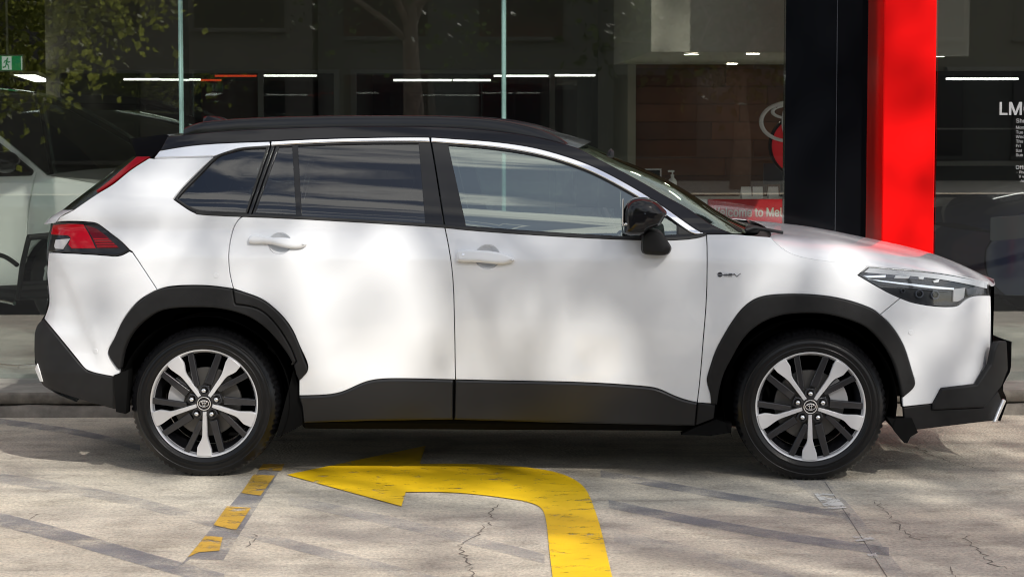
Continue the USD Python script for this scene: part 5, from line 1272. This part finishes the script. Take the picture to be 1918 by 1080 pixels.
    for pts, nm in ((nose, 'front_bumper'), (tail, 'rear_bumper')):
        p = resample(sm([bon[-1]] + pts if nm == 'front_bumper' else pts + [roof[0]]), .06, False); w = hw(p[:, 0], p[:, 1]) - .001; s = np.linspace(-1, 1, 9); sg = 1 if nm == 'front_bumper' else -1
        P = np.stack([p[:, :1] + sg * .05 * (1 - s[None] ** 2), w[:, None] * s[None], np.repeat(p[:, 1:2], 9, 1)], -1); g = grid(P)
        if g[2][:, 0].mean() * sg < 0: g = (g[0], g[1][:, ::-1], -g[2])
        put(nm, g[0], g[1], paint, t, g[2])
    bt('headlight', panel(Polygon([(L1 - .03, .76), (L1 - .42, .80), (L1 - .36, .66), (L1 - .03, .62)]).buffer(.01), lift_o(.004), .05, .004, .02), M['lamp_grey'])
    bt('tail_light', panel(Polygon([(L0 + .05, .78), (L0 + .30, .84), (L0 + .30, .98), (L0 + .08, .96)]).buffer(.01), lift_o(.004), .05, .004, .02), M['lens_red'])
    for w_ in wins[:2]: bt('door_handle', panel(sbox(w_[2][0] + .08, zb - .16, w_[2][0] + .26, zb - .13).buffer(.01), lift_o(.025), .04, .01, .025), paint)
    x0 = wins[0][1][0] - .12
    for s in (-1, 1):
        m_ = trimesh.creation.icosphere(2, 1.0); m_.apply_scale([.085, .12, .075]); m_.apply_translation([x0, s * (hwid + .07), zb + .13]); put_mesh('door_mirror', m_, paint if kind != 'van' else M['black_gloss'], t, 40)
    for cx in (-wx, wx):
        for s in (-1, 1):
            ty = grid(revolve([(.22, -.01), (.25, .0), (wr - .03, -.003), (wr, -.03), (wr, -.18), (wr - .03, -.20), (.2, -.2)], 40)); 
            whl = trimesh.Trimesh(ty[0], ty[1], process=False)
            if s > 0: whl.vertices = whl.vertices * [1, -1, 1]
            whl.apply_translation([cx, s * (hwid - .02), wr]); w1 = put_mesh('wheel', whl, M['tyre'], t, 40)
            hub = unary_union([LineString([(0, 0), (.21 * math.cos(q), .21 * math.sin(q))]).buffer(.022) for q in np.arange(7) * 2 * math.pi / 7] + [Point(0, 0).buffer(.06), Point(0, 0).buffer(.222).difference(Point(0, 0).buffer(.205))])
            v, f, n = panel(hub, flat_lift((0, 0, 0), (1, 0, 0), (0, 0, 1)), .05, .003, .03)
            if s > 0: v, f, n = mirror_y((v, f, n))
            put('rim', v + [cx, s * (hwid - .025), wr], f, M['alloy'], w1, n)
    put_mesh('underbody', cat_meshes([bx(L0 + .15, L1 - .15, -.55, .55, .2, .62), bx(-.9, .9, -hwid + .08, hwid - .08, .2, .4)]), M['dark'], t)
    for yy in (-.38, .38):
        put_mesh('seat', cat_meshes([bx(-.35, .15, yy - .23, yy + .23, .5, .7, .05), bx(-.55, -.40, yy - .23, yy + .23, .6, 1.15 if kind != 'van' else 1.3, .05)]), M['seat'], t, 40)
    return t
M['paint_green_white'] = plain('white_van_paint', (0.76, 0.79, 0.76), 0.3, coat=1.0)
M['paint_black_car'] = plain('black_car_paint', (0.01, 0.01, 0.012), 0.25, coat=1.0)
M['paint_navy'] = plain('navy_car_paint', (0.006, 0.010, 0.035), 0.25, coat=1.0)
M['paint_silver'] = plain('pale_car_paint', (0.45, 0.48, 0.47), 0.3, coat=1.0)
display_car('display_van', 'white van parked inside behind the black chair', BL(-3.75, 4.2, FLOOR - .002), BA - math.radians(24), 'van', M['paint_green_white'])
display_car('display_car', 'black car inside between the white van and the glazed offices', BL(-3.1, 6.2, FLOOR - .002), BA - math.radians(24), 'sedan', M['paint_black_car'])
display_car('display_car', 'dark navy car inside right of the red pillar', BL(5.35, 3.9, FLOOR - .002), BA + math.radians(186), 'sedan', M['paint_navy'])
display_car('display_car', 'pale silver car deep inside the right-hand room', BL(6.9, 7.2, FLOOR - .002), BA - math.radians(152) + math.pi, 'sedan', M['paint_silver'])

# ------------------------------------------------------------------ trees and street behind the viewer (seen in the glass and the paint)
def leaf_mat(name, col):
    return mat(name, {'oi': ('geometry', {}), 'r': ('rgb_ramp', {'ramp': [(0.0, tuple(c * .6 for c in col)), (1.0, tuple(min(1, c * 1.5) for c in col))]}),
        'd': ('principled_bsdf', {'roughness': 0.5}), 't': ('translucent_bsdf', {}), 'm': ('mix_closure', {'fac': 0.6})},
        [('oi.random_per_island', 'r.fac'), ('r.color', 'd.base_color'), ('r.color', 't.color'), ('d.BSDF', 'm.closure1'), ('t.BSDF', 'm.closure2')], surface='m.closure')
M['leaf_a'] = leaf_mat('yellow_green_leaves', (0.46, 0.50, 0.10)); M['leaf_b'] = leaf_mat('mid_green_leaves', (0.07, 0.105, 0.028))
M['bark'] = plain('bark', (0.13, 0.10, 0.075), 0.9, noise=0.4, nscale=8, bump=0.8, bscale=20)
def tree(label, loc, base, ctr, rad, nclump, nleaf, size, m, seed, group=None, spread=.42):
    r = np.random.default_rng(seed); t = thing('street_tree', label, 'tree', loc, 0, group)
    ctr = np.asarray(ctr, float); rad = np.asarray(rad, float)
    u = r.normal(size=(nclump, 3)); u /= np.linalg.norm(u, axis=1, keepdims=True); rr = r.random(nclump) ** .42
    C = ctr + u * rr[:, None] * rad * (0.85 + .3 * r.random((nclump, 1)))
    tr = [tube(sm([(0, 0, 0), (.05, .02, base * .5), (ctr[0] * .3, ctr[1] * .3, base), (ctr[0] * .8, ctr[1] * .8, ctr[2])], 6), np.linspace(.24, .07, 19), 10)]
    put_mesh('trunk', tr[0], M['bark'], t, 60)
    for k in range(0, nclump, max(1, nclump // 26)):
        s = np.array([ctr[0] * .4, ctr[1] * .4, base + (ctr[2] - base) * r.random() * .8]); e = C[k]; mid = (s + e) / 2 + [0, 0, .3]
        put_mesh('limb', tube(sm([s, mid, e], 5), np.linspace(.07, .012, 11), 6), M['bark'], t, 60)
    P = np.repeat(C, nleaf, 0) + r.normal(0, spread, (nclump * nleaf, 3)) * [1, 1, .7]
    n = len(P); a = r.normal(size=(n, 3)); a[:, 2] -= .5; a /= np.linalg.norm(a, axis=1, keepdims=True); b = np.cross(a, r.normal(size=(n, 3))); b /= np.linalg.norm(b, axis=1, keepdims=True)
    c = np.cross(a, b); sz = size * (.6 + .8 * r.random((n, 1)))
    tip = P + a * sz; le = P + a * sz * .4 + b * sz * .38 + c * sz * .06; ri = P + a * sz * .4 - b * sz * .38 + c * sz * .06
    V = np.stack([P, le, tip, ri], 1).reshape(-1, 3); i = np.arange(n) * 4
    F = np.vstack([np.stack([i, i + 1, i + 2], 1), np.stack([i, i + 2, i + 3], 1)])
    put('crown', V, F, m, t)
    return t
tree('broad yellow green tree behind the viewer, reflected in the left showroom window', (-8.6, -8.4, 0), 1.6, (0.4, .3, 4.6), (4.4, 1.5, 3.5), 330, 100, .12, M['leaf_a'], 11)
tree('loose green tree behind the viewer, reflected above the middle of the car', (-.6, -10.5, 0), 2.6, (0, 0, 5.6), (3.0, 2.4, 3.0), 70, 50, .11, M['leaf_b'], 12)
tree('tall sparse tree to the right behind the viewer, dappling the car with shade', (8.6, -5.4, 0), 6.0, (-.4, .4, 14.2), (4.6, 4.0, 3.4), 66, 44, .20, M['leaf_b'], 13, spread=.38)
tree('dark green tree across the street behind the viewer', (6.5, -24.5, 0), 2.2, (0, 0, 5.5), (3.6, 3.2, 3.4), 150, 60, .22, M['leaf_b'], 14)

def street_building(label, x0, x1, y, h, wall, rows, cols, seed):
    t = thing('street_building', label, 'building', ((x0 + x1) / 2, y, 0)); w = (x1 - x0) / 2
    put_mesh('wall', bx(-w, w, -9, 0, 0, h), wall, t); put_mesh('parapet', bx(-w - .1, w + .1, -.3, .12, h, h + .5), M['kerb_top'], t)
    for r_ in range(rows):
        for c_ in range(cols):
            cx = -w + (c_ + .5) * 2 * w / cols; cz = 1.6 + r_ * (h - 1.2) / rows; ww, hh = .62 * w / cols, .34 * (h - 1.2) / rows
            f_ = put_mesh('window', bx(cx - ww, cx + ww, .002, .05, cz - hh, cz + hh), M['black_gloss'], t)
            put_mesh('sill', bx(cx - ww - .05, cx + ww + .05, .002, .14, cz - hh - .1, cz - hh - .002), wall, f_)
M['brick'] = plain('brown_brick', (0.045, 0.040, 0.033), 0.85, noise=0.3, nscale=5); M['render'] = plain('grey_render', (0.048, 0.048, 0.042), 0.85, noise=0.15)
street_building('two-storey dark brown brick building across the street behind the viewer', -34, -3, -30, 7.5, M['brick'], 2, 9, 1)
street_building('long grey rendered building across the street behind the viewer', -2.9, 30, -31, 7.0, M['render'], 2, 10, 2)
